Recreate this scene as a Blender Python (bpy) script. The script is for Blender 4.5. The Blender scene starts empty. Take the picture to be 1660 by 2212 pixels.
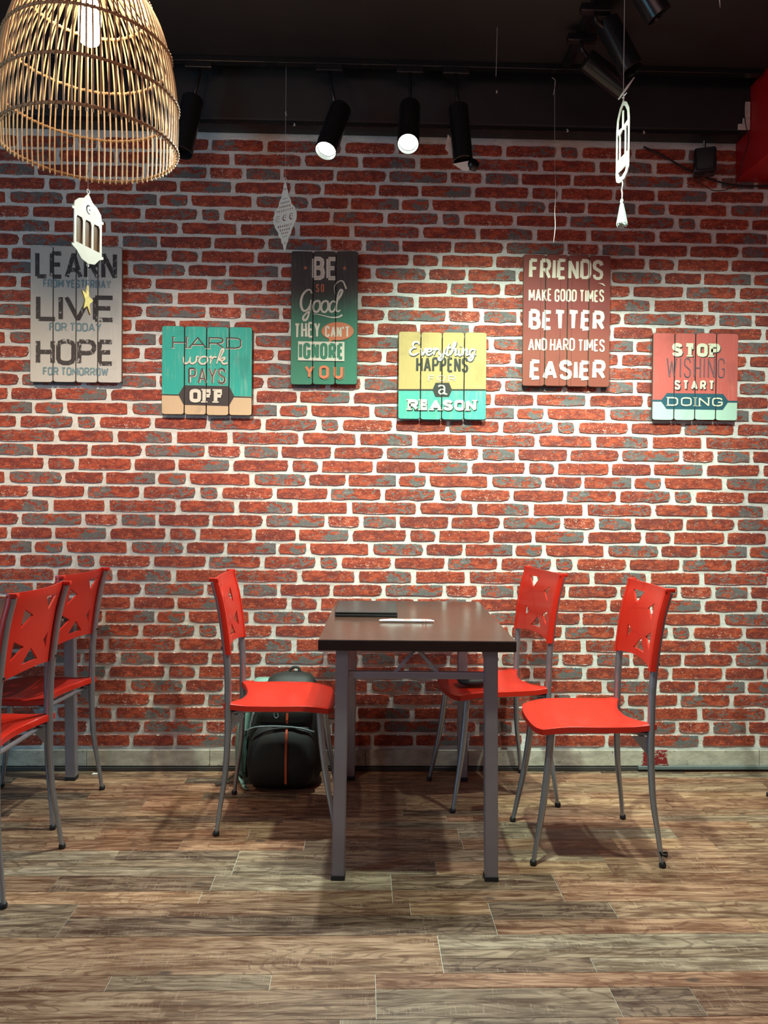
import bpy, bmesh, math, random
from mathutils import Vector, Matrix
C = bpy.context.scene.collection
PI = math.pi
rnd = random.Random(7)

# ------------------------------------------------------------------ camera
W, H, F = 1660, 2212, 1700.0
CAM = Vector((0, 0, 1.2)); WALL = 3.5
_a, _p, _r = math.radians(1.55), math.radians(-0.81), math.radians(0.52)
FW = Vector((math.sin(_a)*math.cos(_p), math.cos(_a)*math.cos(_p), math.sin(_p)))
R0 = Vector((math.cos(_a), -math.sin(_a), 0)); U0 = R0.cross(FW)
RT = R0*math.cos(_r) + U0*math.sin(_r); UP = U0*math.cos(_r) - R0*math.sin(_r)
cam_d = bpy.data.cameras.new('camera'); cam = bpy.data.objects.new('camera', cam_d); C.objects.link(cam)
cam.matrix_world = Matrix(((RT.x, UP.x, -FW.x, CAM.x), (RT.y, UP.y, -FW.y, CAM.y), (RT.z, UP.z, -FW.z, CAM.z), (0, 0, 0, 1)))
cam_d.sensor_fit = 'VERTICAL'; cam_d.sensor_height = 36; cam_d.lens = 36*F/H; cam_d.clip_start = .05
bpy.context.scene.camera = cam
def ray(px, py): return (FW*F + RT*(px-W/2) - UP*(py-H/2)).normalized()
def onY(px, py, Y=WALL): d = ray(px, py); return CAM + d*((Y-CAM.y)/d.y)
def onZ(px, py, Z=0.0): d = ray(px, py); return CAM + d*((Z-CAM.z)/d.z)

# ------------------------------------------------------------------ world, lights, exposure
vs = bpy.context.scene.view_settings
vs.view_transform = 'Standard'; vs.look = 'None'; vs.gamma = 1; vs.use_curve_mapping = False; vs.exposure = 0.0
wd = bpy.data.worlds.new('world'); bpy.context.scene.world = wd; wd.use_nodes = True
wd.node_tree.nodes['Background'].inputs[0].default_value = (1.0, .50, .52, 1)
wd.node_tree.nodes['Background'].inputs[1].default_value = .09
def spot(name, loc, target, power, col, angle, blend=1.0, size=.04):
    l = bpy.data.lights.new(name, 'SPOT'); l.energy = power; l.color = col
    l.spot_size = math.radians(angle); l.spot_blend = blend; l.shadow_soft_size = size
    o = bpy.data.objects.new(name, l); C.objects.link(o); o.location = loc
    o.rotation_euler = (Vector(target)-Vector(loc)).to_track_quat('-Z', 'Y').to_euler(); return o
def area(name, loc, target, power, col, sx, sy):
    l = bpy.data.lights.new(name, 'AREA'); l.energy = power; l.color = col; l.shape = 'RECTANGLE'; l.size = sx; l.size_y = sy
    o = bpy.data.objects.new(name, l); C.objects.link(o); o.location = loc
    o.rotation_euler = (Vector(target)-Vector(loc)).to_track_quat('-Z', 'Y').to_euler(); return o
spot('track_light_right', (.40, 2.2, 2.88), (.66, 3.5, .55), 385, (.76, 1.0, .80), 80, 1.0, .035)
spot('track_light_left', (-.72, 2.1, 2.88), (-.78, 3.5, .50), 215, (1.0, .90, .74), 72, 1.0, .035)
spot('track_light_far_left', (-1.9, 2.1, 2.88), (-1.70, 3.5, .60), 130, (1.0, .80, .52), 70, 1.0, .035)
spot('track_light_far_right', (1.52, 2.1, 2.88), (1.50, 3.5, .70), 190, (.84, 1.0, .86), 74, 1.0, .035)
area('room_fill', (.2, .3, 2.7), (.1, 3.2, 1.0), 11, (1.0, .60, .58), 2.6, .8)  # unseen fill added overhead for the dim pinkish ambient light
area('cyan_rim_fill', (-2.9, 1.0, 1.6), (0, 2.4, .6), 26, (.25, .72, 1.0), .7, 1.8)  # cyan area light added at the left to edge the steel legs

# ------------------------------------------------------------------ helpers
def tag(o, label=None, cat=None, group=None, kind=None):
    if label: o['label'] = label
    if cat: o['category'] = cat
    if group: o['group'] = group
    if kind: o['kind'] = kind
    return o
def link(name, me, mat=None, parent=None, smooth=False):
    o = bpy.data.objects.new(name, me); C.objects.link(o)
    if mat is not None:
        for m in (mat if isinstance(mat, (list, tuple)) else [mat]): me.materials.append(m)
    if parent is not None: o.parent = parent
    if smooth:
        for p in me.polygons: p.use_smooth = True
    return o
def obj(name, bm, mat=None, parent=None, smooth=False, auto=None):
    me = bpy.data.meshes.new(name); bmesh.ops.recalc_face_normals(bm, faces=bm.faces[:]); bm.to_mesh(me); bm.free()
    o = link(name, me, mat, parent, smooth or auto is not None)
    if auto is not None: me.set_sharp_from_angle(angle=math.radians(auto))
    return o
def thing(name, label, cat, loc=(0, 0, 0), rz=0, group=None):
    o = bpy.data.objects.new(name, None); C.objects.link(o); o.location = loc; o.rotation_euler = (0, 0, rz)
    o.empty_display_size = .05
    return tag(o, label, cat, group)
def struct(o, label=None): o['kind'] = 'structure'; o['label'] = label or o.name; return o
def bx(bm, x0, x1, y0, y1, z0, z1, bev=0, mi=0):
    vs_ = [bm.verts.new((x, y, z)) for x in (x0, x1) for y in (y0, y1) for z in (z0, z1)]
    fs = [bm.faces.new([vs_[i] for i in f]) for f in ((0, 1, 3, 2), (4, 6, 7, 5), (0, 4, 5, 1), (2, 3, 7, 6), (0, 2, 6, 4), (1, 5, 7, 3))]
    for f in fs: f.material_index = mi
    if bev:
        es = list({e for f in fs for e in f.edges})
        bmesh.ops.bevel(bm, geom=es, offset=bev, segments=2, affect='EDGES', profile=.5)
    return bm
def catmull(pts, n=6, closed=False):
    P = [Vector(p) for p in pts]; out = []
    m = len(P); segs = m if closed else m-1
    for i in range(segs):
        p0 = P[(i-1) % m] if closed or i > 0 else P[0]*2-P[1]
        p1 = P[i]; p2 = P[(i+1) % m]
        p3 = P[(i+2) % m] if closed or i+2 < m else P[-1]*2-P[-2]
        for k in range(n):
            t = k/n
            out.append(.5*((2*p1)+(p2-p0)*t+(2*p0-5*p1+4*p2-p3)*t*t+(3*p1-p0-3*p2+p3)*t**3))
    if not closed: out.append(P[-1])
    return out
def tube(bm, pts, r, n=8, closed=False, cap=True, mi=0, flat=1.0):
    pts = [Vector(p) for p in pts]; m = len(pts)
    rs = r if isinstance(r, (list, tuple)) else [r]*m
    if len(rs) != m: rs = [rs[min(int(i/(m-1)*(len(rs)-1)), len(rs)-2)]*(1-((i/(m-1)*(len(rs)-1)) % 1 if i < m-1 else 1))+rs[min(int(i/(m-1)*(len(rs)-1)), len(rs)-2)+1]*((i/(m-1)*(len(rs)-1)) % 1 if i < m-1 else 1) for i in range(m)]
    rings = []; nrm = None
    for i, p in enumerate(pts):
        if closed: t = (pts[(i+1) % m]-pts[i-1]).normalized()
        else: t = (pts[min(i+1, m-1)]-pts[max(i-1, 0)]).normalized()
        if nrm is None: nrm = t.orthogonal().normalized()
        nrm = (nrm - t*nrm.dot(t)).normalized(); b = t.cross(nrm)
        rings.append([bm.verts.new(p+(nrm*math.cos(2*PI*k/n)+b*math.sin(2*PI*k/n)*flat)*rs[i]) for k in range(n)])
    for i in range(m if closed else m-1):
        A, B = rings[i], rings[(i+1) % m]
        for k in range(n):
            f = bm.faces.new((A[k], A[(k+1) % n], B[(k+1) % n], B[k])); f.material_index = mi
    if cap and not closed:
        for R in (rings[0][::-1], rings[-1]): bm.faces.new(R).material_index = mi
    return bm
def lathe(bm, prof, n=24, M=Matrix(), mi=0):
    rings = []
    for (r, z) in prof:
        if r < 1e-6: rings.append([bm.verts.new(M @ Vector((0, 0, z)))])
        else: rings.append([bm.verts.new(M @ Vector((r*math.cos(2*PI*k/n), r*math.sin(2*PI*k/n), z))) for k in range(n)])
    for A, B in zip(rings, rings[1:]):
        for k in range(n):
            q = [A[k % len(A)], A[(k+1) % n % len(A)], B[(k+1) % n % len(B)], B[k % len(B)]]
            u = []
            for v in q:
                if v not in u: u.append(v)
            if len(u) > 2:
                try: bm.faces.new(u).material_index = mi
                except ValueError: pass
    return bm
def plate_mesh(loops, thick, bevel=0.0):
    """flat plate in local XZ, outer outline plus holes"""
    cu = bpy.data.curves.new('plate', 'CURVE'); cu.dimensions = '2D'; cu.fill_mode = 'BOTH'; cu.extrude = thick/2; cu.bevel_depth = bevel; cu.bevel_resolution = 0
    for lp in loops:
        s = cu.splines.new('POLY'); s.points.add(len(lp)-1); s.use_cyclic_u = True
        for i, p in enumerate(lp): s.points[i].co = (p[0], p[1], 0, 1)
    o = bpy.data.objects.new('plate', cu); C.objects.link(o)
    dg = bpy.context.evaluated_depsgraph_get()
    me = bpy.data.meshes.new_from_object(o.evaluated_get(dg))
    bpy.data.objects.remove(o); bpy.data.curves.remove(cu)
    me.transform(Matrix.Rotation(PI/2, 4, 'X')); return me

# ------------------------------------------------------------------ materials
class NT:
    def __init__(s, name):
        s.m = bpy.data.materials.new(name); s.m.use_nodes = True; s.t = s.m.node_tree; s.b = s.t.nodes['Principled BSDF']
    def n(s, typ, **kw):
        nd = s.t.nodes.new(typ)
        for k, v in kw.items(): setattr(nd, k, v)
        return nd
    def l(s, a, b): s.t.links.new(a, b)
    def put(s, sock, v):
        if hasattr(v, 'links') or isinstance(v, bpy.types.NodeSocket): s.l(v, sock)
        else: sock.default_value = v
    def math(s, op, a, b=0.0, c=0.0, clamp=False):
        nd = s.n('ShaderNodeMath', operation=op, use_clamp=clamp); s.put(nd.inputs[0], a); s.put(nd.inputs[1], b)
        if op in ('MULTIPLY_ADD', 'COMPARE', 'SMOOTH_MIN'): s.put(nd.inputs[2], c)
        return nd.outputs[0]
    def mix(s, f, a, b, mode='MIX'):
        nd = s.n('ShaderNodeMix', data_type='RGBA', blend_type=mode); s.put(nd.inputs[0], f)
        s.put(nd.inputs[6], (*a, 1) if isinstance(a, tuple) and len(a) == 3 else a)
        s.put(nd.inputs[7], (*b, 1) if isinstance(b, tuple) and len(b) == 3 else b); return nd.outputs[2]
    def ramp(s, f, a, b, c0=0.0, c1=1.0):
        nd = s.n('ShaderNodeMapRange'); nd.interpolation_type = 'SMOOTHSTEP'
        s.put(nd.inputs[0], f); nd.inputs[1].default_value = a; nd.inputs[2].default_value = b; nd.inputs[3].default_value = c0; nd.inputs[4].default_value = c1
        return nd.outputs[0]
    def noise(s, vec, scale, detail=4, rough=.6, dist=0.0):
        nd = s.n('ShaderNodeTexNoise'); s.put(nd.inputs['Vector'], vec); nd.inputs['Scale'].default_value = scale
        nd.inputs['Detail'].default_value = detail; nd.inputs['Roughness'].default_value = rough; nd.inputs['Distortion'].default_value = dist
        return nd.outputs['Fac']
    def co(s, kind='Object'): return s.n('ShaderNodeTexCoord').outputs[kind]
    def vmul(s, v, m):
        nd = s.n('ShaderNodeVectorMath', operation='MULTIPLY'); s.l(v, nd.inputs[0]); nd.inputs[1].default_value = m; return nd.outputs[0]
    def vadd(s, a, b):
        nd = s.n('ShaderNodeVectorMath', operation='ADD'); s.l(a, nd.inputs[0]); s.put(nd.inputs[1], b); return nd.outputs[0]
    def bump(s, h, strength=.3, dist=.002):
        nd = s.n('ShaderNodeBump'); nd.inputs['Strength'].default_value = strength; nd.inputs['Distance'].default_value = dist
        s.l(h, nd.inputs['Height']); s.l(nd.outputs[0], s.b.inputs['Normal'])
    def fin(s, col=None, rough=None, metal=None, **kw):
        if col is not None: s.put(s.b.inputs['Base Color'], (*col, 1) if isinstance(col, tuple) and len(col) == 3 else col)
        if rough is not None: s.put(s.b.inputs['Roughness'], rough)
        if metal is not None: s.put(s.b.inputs['Metallic'], metal)
        for k, v in kw.items(): s.put(s.b.inputs[k.replace('_', ' ')], v)
        return s.m
def simple(name, col, rough=.5, metal=0.0, nscale=30, nvar=.15, bump=0.0, **kw):
    t = NT(name); n = t.noise(t.co(), nscale, 5)
    dk = tuple(c*(1-nvar) for c in col); lt = tuple(min(1, c*(1+nvar)) for c in col)
    if bump: t.bump(n, bump, .001)
    return t.fin(t.mix(n, dk, lt), t.ramp(n, .2, .8, rough*.9, min(1, rough*1.1)), metal, **kw)
def emit(name, col, strength):
    t = NT(name); t.b.inputs['Emission Color'].default_value = (*col, 1); t.b.inputs['Emission Strength'].default_value = strength
    n = t.noise(t.co(), 8, 2); return t.fin(t.mix(n, col, tuple(c*.9 for c in col)), .4)

def mat_brick():
    t = NT('brick_print')
    A = t.n('ShaderNodeAttribute', attribute_name='bl'); B = t.n('ShaderNodeAttribute', attribute_name='bh'); D = t.n('ShaderNodeAttribute', attribute_name='bd')
    sa = t.n('ShaderNodeSeparateXYZ'); t.l(A.outputs['Vector'], sa.inputs[0])
    sb = t.n('ShaderNodeSeparateXYZ'); t.l(B.outputs['Vector'], sb.inputs[0])
    sd = t.n('ShaderNodeSeparateXYZ'); t.l(D.outputs['Vector'], sd.inputs[0])
    x, z, seed = sa.outputs; hx, hz, grey = sb.outputs; dark, white, gx = sd.outputs
    cv = t.n('ShaderNodeCombineXYZ'); t.l(x, cv.inputs[0]); t.l(z, cv.inputs[1]); t.l(seed, cv.inputs[2]); v = cv.outputs[0]
    ex = t.math('SUBTRACT', hx, t.math('ABSOLUTE', x)); ez = t.math('SUBTRACT', hz, t.math('ABSOLUTE', z))
    e = t.math('MINIMUM', ex, ez)
    vs_ = t.vmul(v, (1.0, 1.6, 1.0))
    n1 = t.noise(vs_, 28, 6, .62, .6); n2 = t.noise(vs_, 95, 5, .7, 1.2); n3 = t.noise(t.vadd(vs_, (3.1, 7.7, 1.3)), 20, 5, .6, 1.0)
    n4 = t.noise(t.vadd(vs_, (9.1, 2.7, 5.3)), 22, 6, .65, 1.5); n5 = t.noise(v, 380, 3, .6)
    base = t.mix(t.ramp(n1, .35, .68), (.20, .024, .013), (.47, .070, .025))
    base = t.mix(t.ramp(n2, .5, .75), base, (.66, .17, .075))
    dk = t.ramp(t.math('ADD', n3, t.math('MULTIPLY', dark, .16)), .60, .70)
    base = t.mix(t.math('MULTIPLY', dk, .8), base, (.17, .026, .018))
    gmask = t.ramp(t.math('ADD', t.math('ADD', n4, t.math('MULTIPLY', grey, .112)), t.math('MULTIPLY', t.math('MULTIPLY', gx, x), 1.4)), .615, .655)
    base = t.mix(t.math('MULTIPLY', gmask, .9), base, t.mix(n2, (.07, .085, .088), (.16, .195, .19)))
    sp = t.ramp(t.math('ADD', n2, t.math('MULTIPLY', n5, .22)), .70, .78)
    base = t.mix(t.math('MULTIPLY', sp, .5), base, (.62, .50, .42))
    edge = t.math('SUBTRACT', t.math('MULTIPLY', e, 62.0), t.math('MULTIPLY', white, .07))
    em = t.ramp(t.math('ADD', edge, t.math('MULTIPLY', t.math('SUBTRACT', n2, .5), 2.3)), -.02, .16, 1.0, 0.0)
    wm = t.ramp(t.math('ADD', n2, t.math('MULTIPLY', white, .06)), .70, .76)
    base = t.mix(t.math('MAXIMUM', t.math('MULTIPLY', em, .85), t.math('MULTIPLY', wm, .7)), base, (.70, .65, .60))
    t.bump(t.math('ADD', n2, t.math('MULTIPLY', n1, .8)), .55, .003)
    return t.fin(base, .72)
def mat_mortar():
    t = NT('mortar_print'); c = t.vmul(t.co(), (1, 1, 2.6))
    n = t.noise(c, 16, 7, .65, .8); n2 = t.noise(t.co(), 120, 5, .7)
    col = t.mix(t.ramp(n, .3, .7), (.60, .56, .52), (.76, .74, .70))
    col = t.mix(t.math('MULTIPLY', t.ramp(t.math('ADD', n, t.math('MULTIPLY', n2, .3)), .50, .40), .6), col, (.38, .38, .37))
    t.bump(t.math('ADD', n, n2), .5, .003); return t.fin(col, .8)
def mat_floor():
    t = NT('worn_oak'); oi = t.n('ShaderNodeObjectInfo'); tc = t.co('Generated'); pos = t.n('ShaderNodeNewGeometry').outputs['Position']
    off = t.n('ShaderNodeCombineXYZ'); t.l(t.math('MULTIPLY', oi.outputs['Random'], 37.0), off.inputs[2]); t.l(t.math('MULTIPLY', oi.outputs['Random'], 11.0), off.inputs[0])
    p = t.vadd(pos, off.outputs[0]); pl = t.vmul(p, (.9, 9.0, 1.0))
    w0 = t.noise(t.vmul(p, (1.6, 6.0, 1)), 1.3, 3, .5, .6)
    wv = t.math('SINE', t.math('MULTIPLY', w0, 90.0))
    g = t.noise(pl, 6, 9, .68, .5); fine = t.noise(t.vmul(p, (4, 90, 1)), 5, 4, .6)
    saw = t.noise(t.vmul(p, (85, 7, 1)), 3, 4, .7); blot = t.noise(t.vmul(p, (2.0, 7.0, 1)), 2.4, 6, .6, .6)
    ad = t.noise(t.vmul(p, (1.0, 3.0, 1)), 5, 3)
    base = t.mix(1.0, oi.outputs['Color'], oi.outputs['Color'])
    f = t.ramp(g, .34, .66)
    dk = t.mix(1.0, base, (.36, .29, .26), 'MULTIPLY'); lt = t.mix(.32, base, (.60, .44, .29))
    col = t.mix(f, dk, lt)
    col = t.mix(t.math('MULTIPLY', t.ramp(wv, .55, 1.0), .55), col, t.mix(1.0, base, (.28, .22, .19), 'MULTIPLY'))
    col = t.mix(t.math('MULTIPLY', t.ramp(fine, .55, .72), .45), col, t.mix(1.0, base, (.4, .32, .28), 'MULTIPLY'))
    col = t.mix(t.math('MULTIPLY', t.math('MULTIPLY', t.ramp(saw, .54, .68), t.ramp(ad, .46, .60)), .55), col, t.mix(.5, base, (.62, .52, .40)))
    col = t.mix(t.math('MULTIPLY', t.ramp(blot, .54, .66), .55), col, t.mix(1.0, base, (.34, .30, .30), 'MULTIPLY'))
    vo = t.n('ShaderNodeTexVoronoi'); t.l(t.vmul(p, (1.0, 2.2, 1)), vo.inputs['Vector']); vo.inputs['Scale'].default_value = 3.2
    col = t.mix(t.math('MULTIPLY', t.ramp(vo.outputs['Distance'], .085, .03), .8), col, (.05, .035, .03))
    t.bump(t.math('ADD', g, t.math('MULTIPLY', fine, .5)), .25, .0012)
    return t.fin(col, t.ramp(g, .3, .7, .34, .52))
def mat_sign(name, top, bot=None, zth=0.0, crack=.5, grad=False, worn=(.55, .5, .42), soot=(.1, .08, .07)):
    t = NT(name); c = t.co(); sx = t.n('ShaderNodeSeparateXYZ'); t.l(c, sx.inputs[0]); z = sx.outputs[2]
    col = top
    if bot is not None:
        m = t.ramp(z, zth-.09, zth+.09) if grad else t.ramp(z, zth-.0004, zth+.0004)
        col = t.mix(m, bot, top)
    st = t.noise(t.vmul(c, (60, 1, 5)), 1.6, 7, .65, .3); big = t.noise(c, 9, 5, .6, .5); fn = t.noise(t.vmul(c, (160, 1, 8)), 2.0, 5, .6)
    col = t.mix(t.math('MULTIPLY', t.ramp(st, .5, .72), .30), col, worn)
    col = t.mix(t.math('MULTIPLY', t.ramp(big, .50, .72), .45), col, t.mix(.55, col, soot))
    col = t.mix(t.math('MULTIPLY', t.ramp(fn, .66, .72), crack), col, soot)
    t.bump(st, .25, .001); return t.fin(col, .62)
def mat_paint(name, col, wear=.0, under=(.72, .68, .62)):
    t = NT(name); c = t.co(); n = t.noise(t.vmul(c, (1.8, 1, .9)), 34, 8, .72, .8); n2 = t.noise(t.vmul(c, (70, 1, 9)), 1.5, 5, .6)
    k = t.mix(t.math('MULTIPLY', n2, .3), col, tuple(x*.6 for x in col))
    if wear: k = t.mix(t.ramp(t.math('ADD', n, t.math('MULTIPLY', n2, .12)), .70-.16*wear, .715-.16*wear), k, under)
    return t.fin(k, .6)

M = {}
M['brick'] = mat_brick(); M['mortar'] = mat_mortar(); M['floor'] = mat_floor()
M['black'] = simple('black_ceiling_paint', (.018, .017, .019), .55, nscale=6, nvar=.3)
M['fixture'] = simple('black_fixture_paint', (.010, .010, .012), .26, 0, 20, .2)
M['red_paint'] = simple('red_gloss_paint', (.42, .006, .010), .45, 0, 5, .1)
M['red'] = simple('red_plastic', (.50, .018, .008), .30, 0, 60, .05, bump=.04)
M['red_groove_shade'] = simple('red_groove_shade', (.50, .012, .006), .5, 0, 60, .05)
M['steel'] = simple('grey_metal', (.36, .40, .46), .30, .80, 40, .15)
M['tsteel'] = simple('grey_coated_steel', (.30, .28, .315), .38, .45, 12, .14, bump=.06)
M['rubber'] = simple('black_rubber', (.012, .012, .014), .6)
M['table'] = simple('dark_laminate', (.045, .020, .014), .24, 0, 14, .25)
M['tedge'] = simple('dark_laminate_edge', (.016, .006, .005), .4, 0, 30, .2)
M['laptop'] = simple('matt_black_lid', (.016, .018, .019), .34, 0, 80, .1)
M['rattan'] = simple('rattan_cane', (.60, .40, .21), .55, 0, 60, .35, bump=.2)
M['rattan_dark'] = simple('rattan_binding', (.40, .24, .12), .6, 0, 120, .4, bump=.4)
M['white'] = simple('white_painted_wood', (.80, .78, .70), .5, 0, 20, .06)
M['thread'] = simple('white_thread', (.55, .55, .52), .7)
M['brown_film'] = simple('brown_acetate', (.13, .06, .015), .2, 0, 9, .5)
M['gold'] = simple('gold_glitter', (.75, .48, .16), .35, .6, 300, .7, bump=.8)
M['paper'] = simple('white_paper', (.80, .80, .76), .6)
M['print_red'] = simple('red_print', (.60, .04, .02), .6)
M['bag_black'] = simple('black_nylon', (.012, .014, .013), .62, 0, 220, .35, bump=.3)
M['bag_dark'] = simple('charcoal_nylon', (.022, .030, .028), .6, 0, 220, .3, bump=.3)
M['bag_teal'] = simple('grey_green_mesh', (.17, .30, .25), .75, 0, 90, .4, bump=.5)
M['zip'] = simple('grey_zip_piping', (.20, .26, .27), .5)
M['reflect'] = simple('orange_reflective_tape', (.62, .10, .035), .4, 0, 200, .3)
M['cream'] = mat_paint('cream_print', (.80, .74, .60), 0); M['inkbrown'] = mat_paint('worn_dark_brown_print', (.065, .042, .035), .62)
M['plaster'] = simple('bare_plaster', (.62, .56, .50), .8, 0, 30, .3)

# ------------------------------------------------------------------ setting
X0, X1, YN, ZC = -3.0, 3.0, .55, 3.0
wall = struct(obj('wall_back', bx(bmesh.new(), X0, X1, WALL, WALL+.15, 0, 3.1), M['mortar']), 'accent wall of whitewashed red brick-print wallpaper with pale mortar, bricks raised')  # raised bricks are built in place of brick-printed wallpaper
PX = [126.5, 654.0, 1164.0, 1670.0]
PXW = [onY(p, 1090).x for p in PX]
PXW = [PXW[0]-2*(PXW[1]-PXW[0]), PXW[0]-(PXW[1]-PXW[0])] + PXW + [PXW[3]+(PXW[3]-PXW[2])]
def pat(u):  # pattern units (0 = third anchor's left neighbour) to wall X
    i = max(0, min(len(PXW)-2, int(math.floor(u))+2)); k = u+2-i
    return PXW[i]+(PXW[i+1]-PXW[i])*k
ROWS = [  # (start, end, grey, dark, white, grey side)
 [(0, .222, 0, .7, .4, .8), (.241, .463, .75, .2, .4, .6), (.481, .690, -.3, -.2, .7, 0), (.709, .981, .75, .5, .6, 0)],
 [(-.0875, .118, -.2, 1.0, .1, .8), (.130, .338, .3, .8, .3, 0), (.351, .596, 1.25, 0, .3, 0), (.610, .742, -.3, 0, 2.2, 0), (.757, .898, 1.2, .4, .6, 0)],
 [(-.0425, .065, .7, .6, .4, 0), (.079, .2955, -.3, .3, 1.3, 0), (.309, .4766, -.3, 1.0, .7, 0), (.487, .697, .9, .0, .9, .9), (.714, .9385, -.3, .9, .9, 0)],
 [(-.2, .012, 1.2, .2, .3, 0), (.0236, .181, .4, 1.0, .4, 0), (.1924, .396, .7, .4, .4, .9), (.4057, .520, .9, .5, .5, 0), (.534, .783, -.1, .3, .7, 0)],
 [(-.111, .106, .0, .8, .8, 0), (.119, .331, .55, .1, 1.0, -.9), (.344, .558, .8, .9, .5, .5), (.577, .650, .8, .6, .4, 0), (.667, .877, -.3, .1, 1.7, 0)]]
ZROW0 = onY(700, 947.5).z; PITCH = .06105; BHH = .0277
def brick_geo(hx, hz, seed, rr):
    """front outline ring, back ring; about 46 triangles"""
    pts = []
    nx = max(3, int(hx*2/.036))
    for i in range(nx+1): pts.append((-hx+2*hx*i/nx, -hz))
    pts.append((hx, 0))
    for i in range(nx+1): pts.append((hx-2*hx*i/nx, hz))
    pts.append((-hx, 0))
    out = []
    for (x, z) in pts:
        cx = abs(abs(x)-hx) < 1e-6 and abs(abs(z)-hz) < 1e-6
        k = rr.uniform(0, .0052)+(.003 if cx else 0)
        x2 = x-math.copysign(k*1.3 if abs(abs(x)-hx) < 1e-6 else rr.uniform(-.004, .004), x)
        z2 = z-math.copysign(k, z) if abs(z) > 1e-6 else z+rr.uniform(-.005, .005)
        out.append((x2, z2))
    vs_, fs = [], []
    n = len(out)
    for (x, z) in out: vs_.append((x, .0, z))
    for (x, z) in out: vs_.append((x-math.copysign(.0022, x), -.0042-rr.uniform(0, .0012), z-math.copysign(.0018, z)))
    for i in range(n): fs.append((i, (i+1) % n, n+(i+1) % n, n+i))
    fs.append(tuple(range(n, 2*n)))
    return vs_, fs
def brick_attrs(me, A, B, D):
    for nm, dat in (('bl', A), ('bh', B), ('bd', D)):
        at = me.attributes.new(nm, 'FLOAT_VECTOR', 'POINT')
        at.data.foreach_set('vector', [c for v in dat for c in v])
bricks, cache = [], {}
zrow = ZROW0; r = 0
rowlist = []
for k in range(-24, 34):
    zc = ZROW0-k*PITCH
    if zc+BHH > .09 and zc-BHH < 2.81: rowlist.append((k, zc))
for (k, zc) in rowlist:
    ty = k % 5; half = (k//5) % 2
    for per in range(-5, 7):
        for bi, (s, e, g, dk, w, gxx) in enumerate(ROWS[ty]):
            u0 = s+per+(.498 if half else 0); u1 = e+per+(.498 if half else 0)
            xa, xb = pat(u0)-.003, pat(u1)+.003
            if xa < -2.98 or xb > 2.98: continue
            hz = BHH; z_ = zc
            if zc-BHH < .094:
                top = zc+BHH; hz = (top-.094)/2; z_ = .094+hz
                if hz < .004: continue
            elif zc+BHH > 2.806: continue
            bricks.append(((xa+xb)/2, z_, (xb-xa)/2, hz, ty*7+bi, g, dk, w, gxx))
def bscore(b):
    p = b[0], b[1]
    return -(b[2]*b[3]*4*1e4) + (.0 if -1.75 < b[0] < 1.75 else 500) + .9*abs(b[1]-1.45)*10 + abs(b[0])*2 + (8 if b[1] < .75 and -.1 < b[0] < .45 else 0)
bricks.sort(key=bscore)
for b in bricks[:300]:
    x, z, hx, hz, ty, g, dk, w, gxx = b
    key = (ty, round(hx, 3), round(hz, 3))
    if key not in cache:
        rr = random.Random(ty*13+5)
        v, f = brick_geo(hx, hz, ty, rr)
        me = bpy.data.meshes.new('brick'); me.from_pydata(v, [], f)
        brick_attrs(me, [(p[0], p[2], ty*3.7) for p in v], [(hx, hz, g)]*len(v), [(dk, w, gxx)]*len(v))
        me.materials.append(M['brick']); cache[key] = me
    o = link('brick', cache[key], None, wall); o.location = (x, WALL, z)
V, Fc, A, B, D = [], [], [], [], []
for b in bricks[300:]:
    x, z, hx, hz, ty, g, dk, w, gxx = b
    v, f = brick_geo(hx, hz, ty, random.Random(ty*13+5)); n0 = len(V)
    V += [(p[0]+x, p[1]+WALL, p[2]+z) for p in v]; Fc += [tuple(i+n0 for i in q) for q in f]
    A += [(p[0], p[2], ty*3.7) for p in v]; B += [(hx, hz, g)]*len(v); D += [(dk, w, gxx)]*len(v)
me = bpy.data.meshes.new('brick_remainder'); me.from_pydata(V, [], Fc); brick_attrs(me, A, B, D)
tag(link('brick_courses', me, M['brick'], wall), kind='stuff')

# floor
fl = struct(obj('floor', bx(bmesh.new(), X0, X1, YN, WALL, -.06, -.0016), simple('pale_core', (.62, .60, .52), .8)), 'brown and grey wood-effect plank floor with pale joints')
PAL = {'b': (.235, .135, .083), 'd': (.115, .070, .050), 'g': (.215, .185, .140), 't': (.40, .27, .165), 'r': (.30, .155, .090), 'v': (.23, .225, .185), 'k': (.075, .052, .045), 'o': (.27, .175, .11), 's': (.33, .32, .26)}
def plank(x0, x1, y0, y1, c, g=.0007):
    x0 += g; x1 -= g; y0 += g; y1 -= g; b = .0011
    v = [(x0, y0, -.0016), (x1, y0, -.0016), (x1, y1, -.0016), (x0, y1, -.0016), (x0+b*.3, y0+b*.3, 0), (x1-b*.3, y0+b*.3, 0), (x1-b*.3, y1-b*.3, 0), (x0+b*.3, y1-b*.3, 0)]
    me = bpy.data.meshes.new('plank'); me.from_pydata(v, [], [(0, 1, 5, 4), (1, 2, 6, 5), (2, 3, 7, 6), (3, 0, 4, 7), (4, 5, 6, 7)])
    o = link('plank', me, M['floor'], fl); col = PAL[c]; j = rnd.uniform(.88, 1.14)
    o.color = (col[0]*j*1.06, col[1]*j*.87, col[2]*j*.76, 1)
BD = [.80, .98, 1.14, 1.31, 1.475, 1.64, 1.805, 1.98, 2.157, 2.333, 2.51, 2.687, 2.864, 3.04, 3.22, 3.395, 3.5]
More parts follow.
